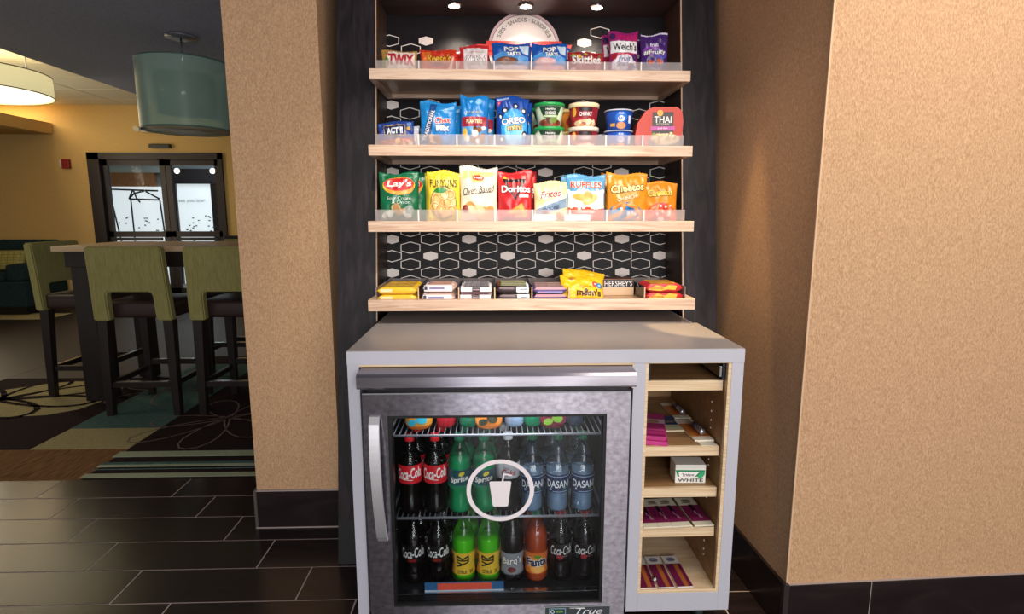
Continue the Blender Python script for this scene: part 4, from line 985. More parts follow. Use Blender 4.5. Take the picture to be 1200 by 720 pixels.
# door
DX0, DX1, DZ0, DZ1, DY0, DY1 = -.372, .389, .092, .802, 1.575, 1.614
WX0, WX1, WZ0, WZ1 = -.303, .322, .138, .736
bm = NB()
for b in ((DX0, WX0, DZ0, DZ1), (WX1, DX1, DZ0, DZ1), (WX0, WX1, WZ1, DZ1), (WX0, WX1, DZ0, WZ0)): box(bm, b[0], b[1], DY0, DY1, b[2], b[3])
bmesh.ops.remove_doubles(bm, verts=bm.verts, dist=1e-5)
door = obj('door', bm, steel_d, fr, world=True); WPOS[door.name] = WPOS[fr.name]
bm = NB()
g = .009
for b in ((WX0, WX0+g, WZ0, WZ1), (WX1-g, WX1, WZ0, WZ1), (WX0+g, WX1-g, WZ1-g, WZ1), (WX0+g, WX1-g, WZ0, WZ0+g)): box(bm, b[0], b[1], DY0+.004, DY1, b[2], b[3])
obj('gasket', bm, blackp, door, world=True)
bm = NB(); box(bm, WX0+g, WX1-g, DY0+.012, DY0+.016, WZ0+g, WZ1-g); obj('glass', bm, glass, door, world=True)
fb('door_trim', (DX0+.001, DX1-.001, DY0-.001, DY0+.002, DZ1-.003, DZ1+.001), chrome, 0, door)
# bow handle: flat bar standing off the door, curving back at both ends
hp = []
for i in range(21):
    s = i/20; z = .738 - .378*s
    hp.append((DY0 - .012 - .034*math.sin(PI*min(1, max(0, s)))**.55, z))
bm = NB(); v0 = []
for y, z in hp:
    s = (.738-z)/.378; x0 = -.352 + .012*s
    v0.append([bm.verts.new(q) for q in ((x0, y, z), (x0+.028, y, z), (x0+.028, y+.012, z), (x0, y+.012, z))])
for a, b in zip(v0, v0[1:]):
    for q in range(4): bm.faces.new((a[q], a[(q+1) % 4], b[(q+1) % 4], b[q]))
bm.faces.new(v0[0]); bm.faces.new(v0[-1]); bmesh.ops.recalc_face_normals(bm, faces=bm.faces)
box(bm, -.350, -.326, DY0-.012, DY0, .722, .737); box(bm, -.340, -.314, DY0-.012, DY0, .361, .378)
obj('handle', bm, mat('handle_steel', '#d6d6dc', .38, .7), door, world=True)
# round drink sticker on the glass
pr = Print(); pr.ring(0, 0, .099, .0965, .0125, '#efe7ec', 56)
pr.poly([(-.029, .029), (.029, .029), (.032, .026), (.0225, -.046), (.0195, -.050), (-.0195, -.050), (-.0225, -.046), (-.032, .026)], '#efe7ec')
pr.poly([(.004, .029), (.009, .029), (.013, .048), (.034, .044), (.035, .049), (.009, .054)], '#efe7ec')
pr.build('cup_sticker', door, lambda x, z, o: Vector((.006 + x, DY0+.0115 - 1.85 - o, .500 - .09 + z)), .5, .0002, 0)
# maker's badge
bd = fb('badge', (.146, .350, DY0-.003, DY0, .097, .1315), mat('badge_grey', '#4a4f55', .4, .5), .001, door)
pr = Print(); pr.rect(-.1, .1, -.0155, .0165, '#c4c8cc').rect(-.0985, .0985, -.0142, .0152, '#3d4248').rect(-.086, -.036, -.012, .011, '#8fb8bf').rect(-.084, -.038, -.010, .009, '#26424a').ring(-.076, .0, .006, .006, .002, '#dfe9ea', 14).rect(-.066, -.044, -.003, .004, '#6f8f4a')
pr.text('True', .036, .001, .080, .021, '#e6e8ea', shear=.4, bold=.0).line([(-.024, .0115), (.020, .0115)], .002, '#e6e8ea')
pr.build('badge_lettering', door, lambda x, z, o: Vector((.248-.01 + x, DY0-.003-1.85 - o, .114 - .09 + z)), .5, .0003, .0001)
# racks
def rack(z, y0, name='wire_shelf'):
    bm = NB(); x0, x1, y1 = -.318, .336, 2.12
    tube(bm, [(x0, y0, z), (x1, y0, z)], .0042, 8); tube(bm, [(x0, y1, z), (x1, y1, z)], .004, 6); tube(bm, [(x0, (y0+y1)/2, z-.004), (x1, (y0+y1)/2, z-.004)], .003, 6)
    for x in (x0, x1): tube(bm, [(x, y0, z), (x, y1, z)], .004, 6)
    n = 39
    for i in range(1, n):
        x = x0 + (x1-x0)*i/n; tube(bm, [(x, y0+.001, z+.003), (x, y1, z+.003)], .0017, 5, False)
    return obj(name, bm, wire, fr, True, world=True)
rack(.646, 1.652); rack(.381, 1.652)
for s, x in ((1, -.320), (-1, .338)):
    bm = NB()
    box(bm, x-.004, x+.004, 1.640, 1.644, .19, .722)
    o = obj('shelf_rail', bm, mat('rail_grey', '#8b8d94', .4, .7), fr, world=True); WPOS[o.name] = WPOS[fr.name]
    bm = NB()
    for k in range(32): box(bm, x-.0015, x+.003, 1.638, 1.640, .20+k*.016, .208+k*.016)
    obj('slots', bm, blackp, o, world=True)
ps = fb('price_strip', (-.218, .026, 1.632, 1.636, .150, .176), mat('strip_blue', '#2c5f8f', .35)); WPOS[ps.name] = WPOS[fr.name]
fb('red_label', (-.178, -.012, 1.6305, 1.632, .1525, .174), mat('label_red', '#e0563c', .4), 0, ps)
fb('strip_edge', (-.218, .026, 1.630, 1.632, .1485, .1515), mat('strip_clear', '#b9c8d2', .3), 0, ps)
fb('sill', (-.30, .322, 1.622, 1.640, .1462, .1482), chrome)
area('cooler_lamp', (.01, 1.655, .772), (.01, 1.70, 0), .6, .04, 1.3, (.93, .97, 1))

# ------------------------------------------------ bottles
def bprof(h, R_, neck=.0125, waist=.003, base=.03, sh=.66):
    return [(R_*.80, 0), (R_*.95, h*.015), (R_, h*.05), (R_, h*.12), (R_-waist, h*.22), (R_-waist, h*.28), (R_, h*.38), (R_, h*.62), (R_*.97, h*sh), (R_*.86, h*(sh+.06)), (R_*.62, h*(sh+.15)), (R_*.42, h*(sh+.215)), (neck, h*.92)]
def prof_r(pf, z):
    for (r0, z0), (r1, z1) in zip(pf, pf[1:]):
        if z0 <= z <= z1: return r0 + (r1-r0)*(z-z0)/(z1-z0 + 1e-9)
    return pf[-1][0]
def make_bottle(kind, label, loc, h, R_, shell, liq, fill, cap, lab, art, pf=None, rz=0, capc=None, plain=False):
    t = thing(kind, label, 'bottle', loc, (0, 0, rz), kind.replace('_', ' ') + 's in the refrigerator')
    pf = pf or bprof(h, R_)
    bm = NB(); lathe(bm, pf + [(.0125, h*.935)], 28); obj('bottle_body', bm, shell, t, True)
    if liq is not None:
        li = [(max(.002, r-.0012), z + (.001 if z == 0 else 0)) for r, z in pf if z < h*fill] + [(prof_r(pf, h*fill)-.0012, h*fill)]
        bm = NB(); lathe(bm, li, 24); obj('liquid', bm, liq, t, True)
    bm = NB(); lathe(bm, [(.0145, h*.915), (.0150, h*.918), (.0150, h*.985), (.0135, h*1.0)], 20)
    obj('cap', bm, ink(cap, .35), t, True)
    if lab:
        z0, z1, lc = lab
        bm = NB(); n = 28
        zs = [z0 + (z1-z0)*k/5 for k in range(6)]
        prof = [(prof_r(pf, z)+.0005, z) for z in zs]
        lathe(bm, prof, 30, cap0=False, cap1=False)
        lo = obj('label', bm, ink(lc, .35) if isinstance(lc, (str, tuple)) else lc, t, True)
        if art:
            p = Print(); art(p, z0, z1)
            p.build('lettering', lo, lambda x, z, o: (lambda r: Vector(((r+o)*math.sin(x/r), -(r+o)*math.cos(x/r), z)))(prof_r(pf, z)+.0006), .004, .0003, .00010)
    return t
cola = mat('cola', '#0d0504', .08); dark = mat('rootbeer', '#140b08', .08)
sprite_l = translucent('sprite_liquid', '#18c890', .5); my_l = translucent('mellow_liquid', '#8df03a', .5); fanta_l = translucent('orange_liquid', '#e8662a', .5)
water_l = thin_clear('water', (.78, .87, .96), .3, .05, .30, (.62, .78, .95))
def t_coke(p, z0, z1): p.text('Coca-Cola', 0, (z0+z1)/2+.004, .082, .034, WH, bold=.02, shear=.35, rot=.10).line([(-.020, z0+.015), (.012, z0+.012)], .002, WH)
def t_zero(p, z0, z1): p.text('Coca-Cola', 0, (z0+z1)/2+.006, .080, .032, '#e8e8e8', bold=.01, shear=.35, rot=.10).text('zero', -.002, z0+.007, .026, .008, '#c22a26', bold=.01)
def t_cherry(p, z0, z1): p.text('Coca-Cola', 0, (z0+z1)/2+.006, .074, .030, '#e0e0e0', bold=.01, shear=.35, rot=.06).ell(-.006, z0+.010, .010, .009, '#9c2a30').text('cherry', .012, z0+.013, .018, .005, '#d9a0a4', bold=0)
def t_sprite(p, z0, z1): p.ell(.008, z1-.012, .010, .006, '#e8d433', .5).text('Sprite', .0, (z0+z1)/2-.002, .060, .022, WH, bold=.03, shear=.2, rot=.15).rect(-.06, .06, z0, z0+.010, '#1c8a5c')
def t_diet(p, z0, z1): p.text('Diet', -.004, z1-.014, .018, .008, '#8a2a34', bold=0).text('Coke', .002, (z0+z1)/2-.004, .046, .020, '#a8262e', bold=.015, shear=.3)
def t_das(p, z0, z1): p.rect(-.05, .05, z1-.007, z1-.005, '#9fb9d8').text('DASANI', 0, (z0+z1)/2, .076, .024, '#eef4fa', bold=.01).rect(-.018, .03, z0+.004, z0+.006, '#9fb9d8').ell(.020, z0+.014, .006, .003, '#4f9a5a', .4).rect(-.028, -.022, z0+.008, z0+.016, '#b9cbe0')
def t_my(p, z0, z1):
    zc = (z0+z1)/2 + .011
    q = lambda *a: p.line([(x*1.5-.002, zc + z*1.25) for x, z in a], .0052, K)
    q((-.012, .014), (-.012, .001), (.012, .001), (.012, .014)); q((-.012, .013), (0, .005), (.012, .013)); q((.012, .001), (.012, -.004), (-.013, -.017)); q((-.013, -.004), (.0, -.010))
    p.rect(-.055, -.030, z0, z1, '#d98f2c').rect(-.05, -.034, z0+.03, z1-.008, '#5a3a18')
    p.text('CITRUS', -.004, z0+.010, .030, .011, '#3a3014', bold=.03).text('20', .026, z0+.010, .012, .011, '#3a3014', bold=.02)
def t_barq(p, z0, z1): p.text("Barq's", -.002, (z0+z1)/2+.008, .066, .034, WH, bold=.02, shear=.15, rot=.12, out='#2c2a2c', ow=.05).ell(-.002, z0+.016, .013, .009, '#6a1f1c').rect(-.05, .05, z0, z0+.004, '#6d7176')
def t_fanta(p, z0, z1): p.ell(.0, z0+.032, .034, .024, '#e89a3a').ell(.004, z0+.012, .024, .010, '#f0b25a').text('Fanta', .0, (z0+z1)/2+.004, .068, .030, '#16204a', bold=.04, out=WH, ow=.05, rot=.08).ell(.002, z1-.012, .012, .006, '#5c8a2c')
UP, LO = .3862, .1485
HB, HL = .248, .2265
ux = [-.262, -.184, -.109, -.034, .041, .117, .196, .275]; lx = [-.258, -.180, -.100, -.022, .054, .131, .208, .285]
LU = (.100, .158)
coke = make_bottle('cola_bottle', 'red-labelled cola bottle, leftmost on the upper rack, front row', (ux[0], 1.700, UP), HB, .0365, bottle_clear, cola, .70, '#d2222c', (*LU, '#cf1f2a'), t_coke)
dup(coke, (ux[1], 1.700, UP), label='red-labelled cola bottle, second from the left on the upper rack, front row')
spr = make_bottle('lemon_lime_bottle', 'green lemon-lime soda bottle left of the round sticker, upper rack', (ux[2], 1.700, UP), HB, .0365, bottle_green, sprite_l, .70, '#0d6f4d', (.082, .142, '#0d4a55'), t_sprite)
dup(spr, (ux[3], 1.700, UP), label='green lemon-lime soda bottle behind the left half of the round sticker, upper rack')
diet = make_bottle('diet_cola_bottle', 'silver-labelled diet cola bottle behind the right half of the round sticker', (ux[4], 1.705, UP), HB, .0365, bottle_clear, cola, .72, '#c9ccd2', (.110, .158, '#b9bbc2'), t_diet)
wpf = bprof(HB, .0365, waist=.0015, sh=.60)
das = make_bottle('water_bottle', 'blue-labelled water bottle, leftmost of the three on the upper rack', (ux[5], 1.700, UP), HB, .0365, bottle_blue, water_l, .60, '#155c3d', (.062, .122, '#16264f'), t_das, wpf)
dup(das, (ux[6], 1.700, UP), label='blue-labelled water bottle, middle of the three on the upper rack'); dup(das, (ux[7], 1.700, UP), label='blue-labelled water bottle, rightmost of the three on the upper rack')
zero = make_bottle('black_cola_bottle', 'black zero-sugar cola bottle, leftmost on the cooler floor', (lx[0], 1.700, LO), HL, .036, bottle_clear, cola, .74, '#151315', (.075, .128, '#0e0a0b'), t_zero)
dup(zero, (lx[1], 1.700, LO), label='black zero-sugar cola bottle, second from the left on the cooler floor')
mello = make_bottle('citrus_soda_bottle', 'lime green citrus soda bottle with yellow label, left of its pair', (lx[2], 1.700, LO), HL, .0365, bottle_lime, my_l, .64, '#1a1a16', (.030, .104, '#e2bb32'), t_my)
dup(mello, (lx[3], 1.700, LO), label='lime green citrus soda bottle with yellow label, right of its pair')
barq = make_bottle('root_beer_bottle', 'dark root beer bottle with silver label on the cooler floor', (lx[4], 1.700, LO), HL, .0365, bottle_clear, dark, .72, '#1c1a1c', (.028, .100, '#8b9198'), t_barq)
fanta = make_bottle('orange_soda_bottle', 'orange soda bottle with green cap on the cooler floor', (lx[5], 1.700, LO), HL, .0365, bottle_clear, fanta_l, .78, '#1c8a5c', (.030, .100, '#e2732a'), t_fanta)
chry = make_bottle('cherry_cola_bottle', 'dark cherry cola bottle with red cap, left of the pair at lower right', (lx[6], 1.700, LO), HL, .036, bottle_clear, cola, .74, '#c42630', (.075, .128, '#1a0c0d'), t_cherry)
dup(chry, (lx[7], 1.700, LO), label='dark cherry cola bottle with red cap, right of the pair at lower right')
# second rows
for i, b in enumerate((coke, coke, spr, spr, diet, das, das, das)):
    dup(b, (ux[i]+(.012 if i < 4 else -.010), 1.778, UP), label=b['label'].split(',')[0].split(' behind')[0].split(' left of')[0] + ' behind the front row on the upper rack, column %s' % ('one', 'two', 'three', 'four', 'five', 'six', 'seven', 'eight')[i])
for i, b in enumerate((zero, zero, mello, mello, barq, fanta, chry, chry)):
    dup(b, (lx[i]+(.010 if i < 4 else -.008), 1.778, LO), label=b['label'].split(',')[0].split(' on the')[0].split(' with')[0] + ' behind the front row on the cooler floor, column %s' % ('one', 'two', 'three', 'four', 'five', 'six', 'seven', 'eight')[i])
# drinks standing on the top rack, only their bases in view
def make_juice(label, x, y, c1, c2, c3):
    t = thing('juice_bottle', label, 'bottle', (x, y, .6515), group='juice bottles on the top rack')
    bm = NB(); lathe(bm, [(.028, 0), (.037, .004), (.041, .014), (.042, .03), (.040, .08), (.03, .105), (.018, .115)], 28); obj('bottle_body', bm, ink(c1, .2), t, True)
    bm = NB(); lathe(bm, [(.0416, .016), (.0426, .03), (.0408, .078)], 28, cap0=False, cap1=False); lo = obj('label', bm, ink(c2, .35), t, True)
    p = Print(); p.ell(-.018, .026, .016, .010, c3, .4).ell(.012, .036, .018, .012, c3, -.3); p.build('label_print', lo, cup_surf(.0425, .0425, 0, 1), .006, .0008, .0001)
    bm = NB(); lathe(bm, [(.019, .112), (.019, .126)], 20); obj('cap', bm, ink(c3, .35), t, True)
make_juice('juice bottle with teal and lime label above the left end of the top rack', -.232, 1.712, '#b8642a', '#c98a2c', '#2f9fb4')
make_juice('bright orange juice bottle above the middle of the top rack', -.018, 1.712, '#e07a22', '#e8862a', '#3a3a20')
make_juice('dark red juice bottle with green print above the right part of the top rack', .180, 1.712, '#6a1424', '#7a1a3a', '#7fae3a')
for x, c, lb in ((-.150, '#a5202c', 'red drink bottle on the top rack right of the teal-labelled juice'), (-.080, '#0f6b4a', 'green drink bottle on the top rack left of the orange juice'), (.062, '#8fa6c4', 'pale blue water bottle on the top rack right of the orange juice'), (.120, '#127a52', 'green drink bottle on the top rack left of the dark red juice'), (.250, '#2c3444', 'dark drink bottle at the right end of the top rack')):
    t = thing('drink_bottle', lb, 'bottle', (x, 1.722, .6515), group='drinks on the top rack')
    bm = NB(); lathe(bm, [(.022, 0), (.026, .003), (.030, .012), (.0305, .04), (.029, .075), (.014, .105)], 24); obj('bottle_body', bm, mat('drink_%s' % c, c, .15), t, True)
    bm = NB(); lathe(bm, [(.0145, .103), (.0145, .120)], 18); obj('cap', bm, ink(c, .4), t, True)
# =================================================================== CUBBY GOODS
def flat_pack(kind, label, loc, w, l, h, rz, col, art, cat='packet', tilt=0):
    t = thing(kind, label, cat, loc, (tilt, 0, rz), {'toiletry_pack': 'burgundy packs on the cubby shelf', 'shaving_pack': 'striped packs on the cubby floor', 'pink_packet': 'pink packets', 'toiletry_card': 'orange blister cards'}.get(kind))
    bm = NB(); box(bm, -w/2, w/2, -l/2, l/2, 0, h, min(.0012, h*.3)); obj('card', bm, ink(col, .4), t)
    p = Print(); art(p, w, l); p.build('artwork', t, lambda x, y, o: Vector((x, y, h+o)), .5, .0004, .0001)
    return t
def pink(p, w, l): p.rect(-w*.5, w*.5, l*.05, l*.22, '#d8c0cc').ell(-.004, l*.12, w*.3, l*.07, '#b08a72').rect(-w*.48, w*.48, -l*.46, -l*.40, '#8f1f5c').rect(-w*.48, w*.48, -l*.25, -l*.20, '#d9559a')
zS = .6068
flat_pack('pink_packet', 'hot pink flat packet, bottom of the pair at the left of the upper cubby shelf', (.517, 1.758, zS), .066, .225, .012, -.24, '#c23a85', pink)
flat_pack('pink_packet', 'hot pink flat packet, top of the pair at the left of the upper cubby shelf', (.515, 1.762, zS+.0128), .064, .215, .012, -.25, '#b8327c', pink)
flat_pack('medicine_packet', 'navy and cream medicine packet on the upper cubby shelf', (.583, 1.826, zS), .064, .130, .004, .0, '#e6dcb8', lambda p, w, l: p.rect(-w*.5, w*.5, -l*.12, l*.5, '#1c3f6c').text('ALEVE', 0, l*.10, w*.6, l*.12, '#c9b257', bold=.01).rect(-w*.4, w*.4, -l*.34, -l*.2, '#c9d7a4'))
def razor(p, w, l): p.rect(-w*.5, w*.5, -l*.34, l*.26, '#b5632a').rect(-w*.5, -w*.22, -l*.34, l*.26, '#c77a3a')
def razor_bits(t, w, l, h):
    bm = NB(); lathe(bm, [(.009, -.042), (.010, -.038), (.010, .030), (.006, .040)], 14); bmesh.ops.rotate(bm, verts=bm.verts, matrix=Matrix.Rotation(-PI/2, 3, 'X')); bmesh.ops.translate(bm, verts=bm.verts, vec=(.008, -.015, h+.0105)); obj('tube', bm, mat('silver_tube', '#b9bcc6', .25, .8), t, True)
    bm = NB(); lathe(bm, [(.0104, -.014), (.0104, .014)], 14); bmesh.ops.rotate(bm, verts=bm.verts, matrix=Matrix.Rotation(-PI/2, 3, 'X')); bmesh.ops.translate(bm, verts=bm.verts, vec=(.008, .0, h+.0105)); obj('tube_band', bm, mat('tube_dark', '#2c2a3a', .3), t, True)
t = flat_pack('toiletry_card', 'orange and cream blister card at the back of the upper cubby shelf', (.643, 1.958, zS), .058, .165, .004, .03, '#e4dcc8', razor); razor_bits(t, .06, .165, .004)
t = flat_pack('toiletry_card', 'orange and cream blister card at the front of the upper cubby shelf', (.643, 1.768, zS), .062, .185, .005, .05, '#e9e2cf', razor); razor_bits(t, .066, .185, .005)
flat_pack('paper_card', 'blank cream card at the right front of the upper cubby shelf', (.650, 1.662, zS), .05, .04, .001, .05, '#ece6d4', lambda p, w, l: None)
# gum box
zG = .4738
bm_art = lambda p, w, h: (p.poly([(-w*.42, h*.36), (-w*.5, h*.72), (w*.48, h*.72), (w*.42, h*.36)], '#1f8a5c'), p.poly([(-w*.36, h*.34), (-w*.40, h*.62), (w*.30, h*.62), (w*.12, h*.34)], WH), p.ell(w*.36, h*.45, .013, .007, '#3aa873', .8), p.text('Trident', -w*.08, h*.46, w*.40, h*.15, '#3a2f5c', bold=.02), p.text('WHITE', 0, h*.17, w*.84, h*.18, '#2a3a34', bold=.02), p.rect(-w*.5, w*.5, h*.86, h*.88, '#c9cdc8'))
make_box('gum_box', 'small white and green gum display box alone on its cubby shelf', 'box', (.608, 1.700, zG), .094, .062, .060, '#ece9e2', bm_art, (0, 0, -.04))
# burgundy packs on the lower cubby shelves
def burg(p, w, l):
    p.rect(-w*.5, w*.5, -l*.36, l*.20, '#7c1f52').rect(-w*.04, w*.16, l*.0, l*.22, '#241420').line([(w*.05, 0), (w*.02, -l*.1), (w*.14, -l*.14), (w*.08, -l*.24), (w*.20, -l*.26), (w*.16, -l*.16)], .002, '#d8b9c8').ell(0, l*.36, w*.26, l*.05, '#8d8478').rect(-w*.3, w*.2, l*.28, l*.30, '#5f5850')
bp = None
for i, (x, rz) in enumerate(((.484, .05), (.530, .06), (.572, .07), (.642, .06))):
    loc = (x, 1.725, .3428 + .0012*i)
    if i == 0: bp = flat_pack('toiletry_pack', 'burgundy and cream toiletry pack, leftmost of four overlapping on the cubby shelf', loc, .062, .178, .004, rz, '#e2ddc6', burg)
    else: dup(bp, loc, (.0, 0, rz), 'burgundy and cream toiletry pack, %s of four overlapping on the cubby shelf' % ('', 'second from left', 'third from left', 'rightmost')[i])
def burg2(p, w, l): p.rect(-w*.5, w*.5, -l*.5, l*.22, '#6c1a44').rect(-w*.02, w*.26, -l*.5, l*.22, '#a8602e').ell(0, l*.36, w*.30, l*.07, '#8d8fa0').rect(-w*.2, w*.2, l*.33, l*.35, '#4f5062')
bq = None
for i, (x, rz) in enumerate(((.474, .0), (.530, .02), (.588, .03))):
    loc = (x, 1.700, .1508 + .001*i)
    if i == 0: bq = flat_pack('shaving_pack', 'burgundy and orange striped pack, leftmost of three on the cubby floor', loc, .050, .165, .004, rz, '#e6e4e0', burg2)
    else: dup(bq, loc, (0, 0, rz), 'burgundy and orange striped pack, %s of three on the cubby floor' % ('', 'middle', 'rightmost')[i])
t = thing('steel_ball_stop', 'small chrome ball bearing lying on the cubby floor', 'ball', (.502, 1.650, .1508)); bm = NB(); bmesh.ops.create_uvsphere(bm, u_segments=16, v_segments=10, radius=.010, matrix=Matrix.Translation((0, 0, .010))); obj('ball', bm, chrome, t, True)

# =================================================================== FAR ROOM
tb = thing('bar_table', 'long bar-height table with pale top and dark slab legs', 'table', (-2.0, 4.35, 0))
def tbx(name, a, m, bev=.002):
    bm = NB(); box(bm, *a, bev); return obj(name, bm, m, tb, world=True)
espresso = grained('espresso_wood', '#120c0d', '#1f1616', (6, 6, .6), 4, .4, .05)
tbx('table_top', (-2.955, -1.05, 3.96, 4.72, 1.052, 1.088), grained('table_top', '#b39878', '#c9ae8d', (1, 6, 6), 3, .4, .03), .004)
tbx('apron', (-2.90, -1.10, 4.0, 4.68, .945, 1.052), espresso); [tbx('leg', (x, x+.13, y, y+.075, .0045, .945), espresso) for x in (-2.86, -1.27) for y in (3.99, 4.605)]
t = thing('menu_tray', 'slim black tray on a short foot at the right of the pale table top', 'tray', (-1.86, 4.45, 1.0885)); bm = NB(); box(bm, -.15, .26, -.05, .05, .03, .052, .006); obj('tray', bm, blackp, t); bm = NB(); box(bm, .05, .15, -.04, .04, 0, .03); obj('foot', bm, blackp, t)
green_f = grained('stool_fabric', '#827d4c', '#928d5c', (20, 20, 2), 6, .9, .3, 4, spec=.1); leather = mat('brown_leather', '#2e201e', .38)
def make_stool(label, loc, rz):
    t = thing('bar_stool', label, 'stool', loc, (0, 0, rz), 'green-backed bar stools')
    # back: upholstered panel with a notch cut from its lower middle, raked back
    ol = [(-.245, .63), (-.145, .63), (-.143, .80), (-.128, .815), (.128, .815), (.143, .80), (.145, .63), (.245, .63), (.236, .90), (.233, 1.085), (.222, 1.10), (-.222, 1.10), (-.233, 1.085), (-.236, .90)]
    bm = NB(); prism(bm, ol, -.262, -.205)
    for v in bm.verts: v.co.y -= .09*(v.co.z-.63)
    bmesh.ops.bevel(bm, geom=list(bm.edges), offset=.008, segments=2, affect='EDGES')
    obj('backrest', bm, green_f, t)
    bm = NB(); box(bm, -.225, .225, -.204, .225, .635, .745, .022); obj('seat', bm, leather, t, True)
    for sx in (-1, 1):
        bm = NB(); taper(bm, (sx*.215, -.235, 0), (sx*.205, -.215, .63), .042, .060); obj('leg', bm, espresso, t)
        bm = NB(); taper(bm, (sx*.205, .205, 0), (sx*.200, .195, .636), .038, .055); obj('leg', bm, espresso, t)
        bm = NB(); box(bm, sx*.207-.012, sx*.207+.012, -.20, .18, .19, .225); obj('side_stretcher', bm, espresso, t)
    for y, z in ((-.228, .185), (.198, .23)):
        bm = NB(); box(bm, -.19, .19, y-.012, y+.012, z, z+.035); o = obj('stretcher', bm, espresso, t)
        bm = NB(); box(bm, -.165, .165, y-.013, y+.013, z+.0352, z+.039); obj('foot_plate', bm, chrome, o)
    return t
st = make_stool('green-backed stool with its back to the camera, left one before the table', (-2.285, 3.935, .004), 0)
dup(st, (-1.690, 3.935, .004), (0, 0, .0), 'green-backed stool with its back to the camera, cut off by the beige wall end')
dup(st, (-2.935, 4.325, .004), (0, 0, -PI/2), 'green-backed stool side-on at the left end of the table')
dup(st, (-2.10, 4.86, .004), (0, 0, PI), 'dark-legged stool on the far side of the table, left one'); dup(st, (-1.50, 4.86, .004), (0, 0, PI), 'dark-legged stool on the far side of the table, right one')
# pendant lamp
pl = thing('pendant_lamp', 'sheer teal drum pendant lamp hanging over the table', 'lamp', (-2.215, 4.43, 2.549))
bm = NB(); lathe(bm, [(.105, -.012), (.105, 0)], 28); obj('canopy', bm, mat('canopy_grey', '#6d6f78', .4, .4), pl, True)
bm = NB(); tube(bm, [(0, 0, -.012), (0, 0, -.26)], .007, 8); obj('rod', bm, chrome, pl, True)
shade_m = thin_clear('sheer_teal', (.66, .80, .74), .15, .3, .46, (.34, .52, .45))
bm = NB(); lathe(bm, [(.302, -.65), (.302, -.185)], 48, cap0=False, cap1=False); obj('lamp_shade', bm, shade_m, pl, True)
bm = NB(); lathe(bm, [(.288, -.640), (.288, -.645)], 40); obj('diffuser', bm, mat('pend_diffuser', '#8f8b78', .5), pl, True)
bm = NB(); lathe(bm, [(.19, -.53), (.20, -.40), (.19, -.27)], 32); obj('inner_shade', bm, translucent('inner_shade', '#8c8a76', .5), pl, True)
for r, z in ((.303, -.65), (.303, -.185)):
    bm = NB(); lathe(bm, [(r-.003, z-.004), (r+.002, z-.004), (r+.002, z+.004), (r-.003, z+.004)], 48, cap0=False, cap1=False)
    obj('shade_rim', bm, mat('rim_teal', '#3f5f58', .4), pl, True)
# large glowing drum, far left
dl = thing('drum_lamp', 'large cream drum ceiling lamp glowing at the top left', 'lamp', (-4.02, 5.0, 2.78))
dl.location = (-4.55, 5.35, 2.78)
bm = NB(); lathe(bm, [(.62, -.44), (.62, -.265)], 56, cap0=False, cap1=False); obj('lamp_shade', bm, mat('drum_cream', '#f0e4ae', .6, emit=.55), dl, True)
bm = NB(); lathe(bm, [(.605, -.432), (.605, -.434)], 56); obj('diffuser', bm, mat('drum_glow', '#fff3cf', .5, emit=1.6), dl, True)
for z in (-.44, -.265):
    bm = NB(); lathe(bm, [(.617, z-.004), (.624, z-.004), (.624, z+.004), (.617, z+.004)], 56, cap0=False, cap1=False); obj('shade_rim', bm, mat('drum_rim', '#6b6a4c', .5), dl, True)
for a in (0, 2.1, 4.2):
    bm = NB(); tube(bm, [(.55*math.cos(a), .55*math.sin(a), -.30), (.55*math.cos(a), .55*math.sin(a), 0)], .006, 6); obj('rod', bm, chrome, dl)
# bright fluorescent panel set in the tiled ceiling
t = thing('light_panel', 'bright rectangular light panel in the white tiled ceiling', 'light', (-6.6, 7.65, 2.772)); bm = NB(); box(bm, -.6, .6, -.6, .6, -.012, 0); obj('diffuser', bm, mat('panel_glow', '#fff6dc', .5, emit=2.2), t)
area('panel_light', (-6.6, 7.65, 2.745), (-6.6, 7.65, 0), 1.0, 1.1, 14, (1, .86, .55))
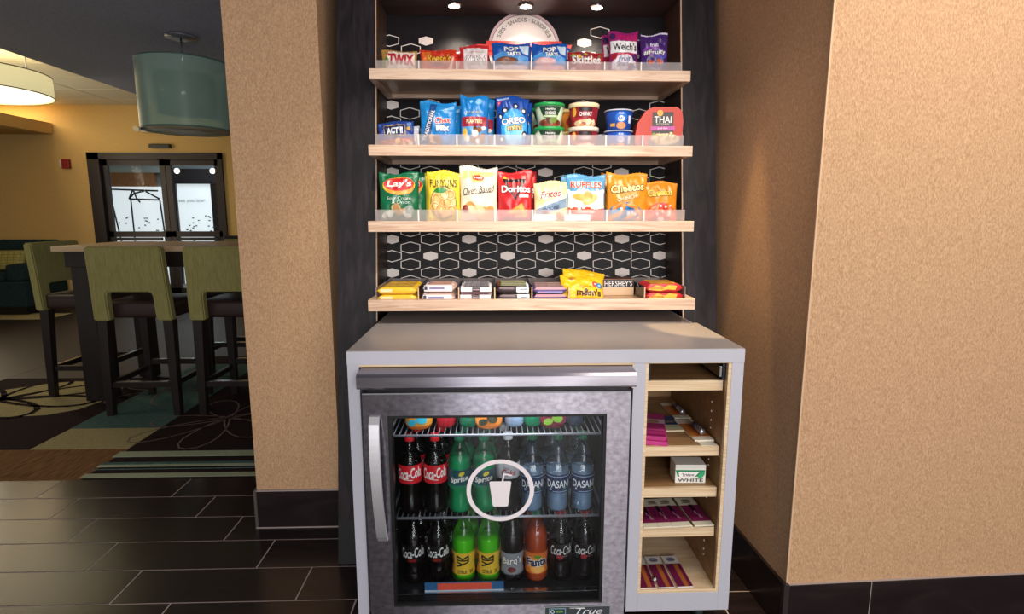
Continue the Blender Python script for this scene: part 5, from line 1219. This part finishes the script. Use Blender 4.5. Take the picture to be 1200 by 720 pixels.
# sofa and cushion
sf = thing('sofa', 'dark teal high-backed sofa against the far wall', 'sofa', (-7.0, 7.95, .003))
teal = grained('sofa_teal', '#1b2a2c', '#26383a', (1, 1, 1), 40, .9, .1, spec=.1)
for nm, a, bv in (('sofa_base', (-1.0, .95, -.35, .40, .10, .44), .02), ('backrest', (-1.0, .95, .16, .40, .442, .95), .05), ('seat_cushion', (-.80, .72, -.37, .155, .442, .56), .04), ('armrest', (.73, .95, -.36, .155, .442, .66), .04), ('plinth', (-.95, .9, -.30, .36, 0, .10), .002)):
    bm = NB(); box(bm, *a, bv); obj(nm, bm, teal if nm != 'plinth' else blackp, sf)
t = thing('cushion', 'yellow-green checked cushion on the teal sofa', 'cushion', (-6.42, 7.80, .575), (-.35, 0, .2))
bm = NB(); n = 12
for s in (-1, 1):
    G = [[bm.verts.new(((i/n-.5)*.42, s*.06*max(0, (1-(2*i/n-1)**4)*(1-(2*j/n-1)**4))**.6, (j/n)*.27)) for i in range(n+1)] for j in range(n+1)]
    for j in range(n):
        for i in range(n): bm.faces.new((G[j][i], G[j][i+1], G[j+1][i+1], G[j+1][i]))
bmesh.ops.remove_doubles(bm, verts=bm.verts, dist=1e-5); bmesh.ops.recalc_face_normals(bm, faces=bm.faces)
obj('cover', bm, grained('cushion_check', '#8a8442', '#aaa25c', (4, 4, 4), 9, .9, .1), t, True)
p = Print()
for i in range(6): p.line([(-.17+.068*i, .03), (-.17+.068*i, .245)], .008, '#6f6a34').line([(-.19, .04+.038*i), (.19, .04+.038*i)], .008, '#6f6a34')
p.build('check_lines', t, lambda x, z, o: Vector((x, -.06*max(0, (1-(x/.21)**4)*(1-(2*z/.27-1)**4))**.6 - o, z)), .03, .001, .0001)
# wall fittings
t = thing('fire_alarm', 'small red fire alarm box on the yellow wall', 'alarm', (-5.91, 8.40, 1.92)); bm = NB(); box(bm, -.03, .07, -.05, 0, 0, .13, .006); obj('housing', bm, mat('alarm_red', '#8f1f1c', .4), t); bm = NB(); box(bm, -.055, -.03, -.045, 0, .02, .12, .004); obj('side_plate', bm, mat('alarm_white', '#d9d2c4', .5), t)
t = thing('door_closer_box', 'slim black sensor box above the glass doors', 'sensor', (-4.59, 8.40, 2.20)); bm = NB(); box(bm, -.14, .14, -.07, 0, 0, .055, .008); obj('housing', bm, blackp, t)
t = thing('emergency_light', 'white emergency light on the yellow wall beside the teal pendant', 'light', (-4.80, 8.40, 2.41)); bm = NB(); box(bm, -.02, .20, -.07, 0, 0, .05, .008); obj('housing', bm, mat('ivory_plastic', '#d8ceb0', .5), t)
for x in (-.05, .09):
    bm = NB(); lathe(bm, [(.02, 0), (.04, .05), (.042, .06), (.036, .061)], 16); bmesh.ops.rotate(bm, verts=bm.verts, matrix=Matrix.Rotation(PI/2+.5, 3, 'X')); bmesh.ops.translate(bm, verts=bm.verts, vec=(x, -.05, .065)); obj('lamp_head', bm, MC['ivory_plastic'], t, True)
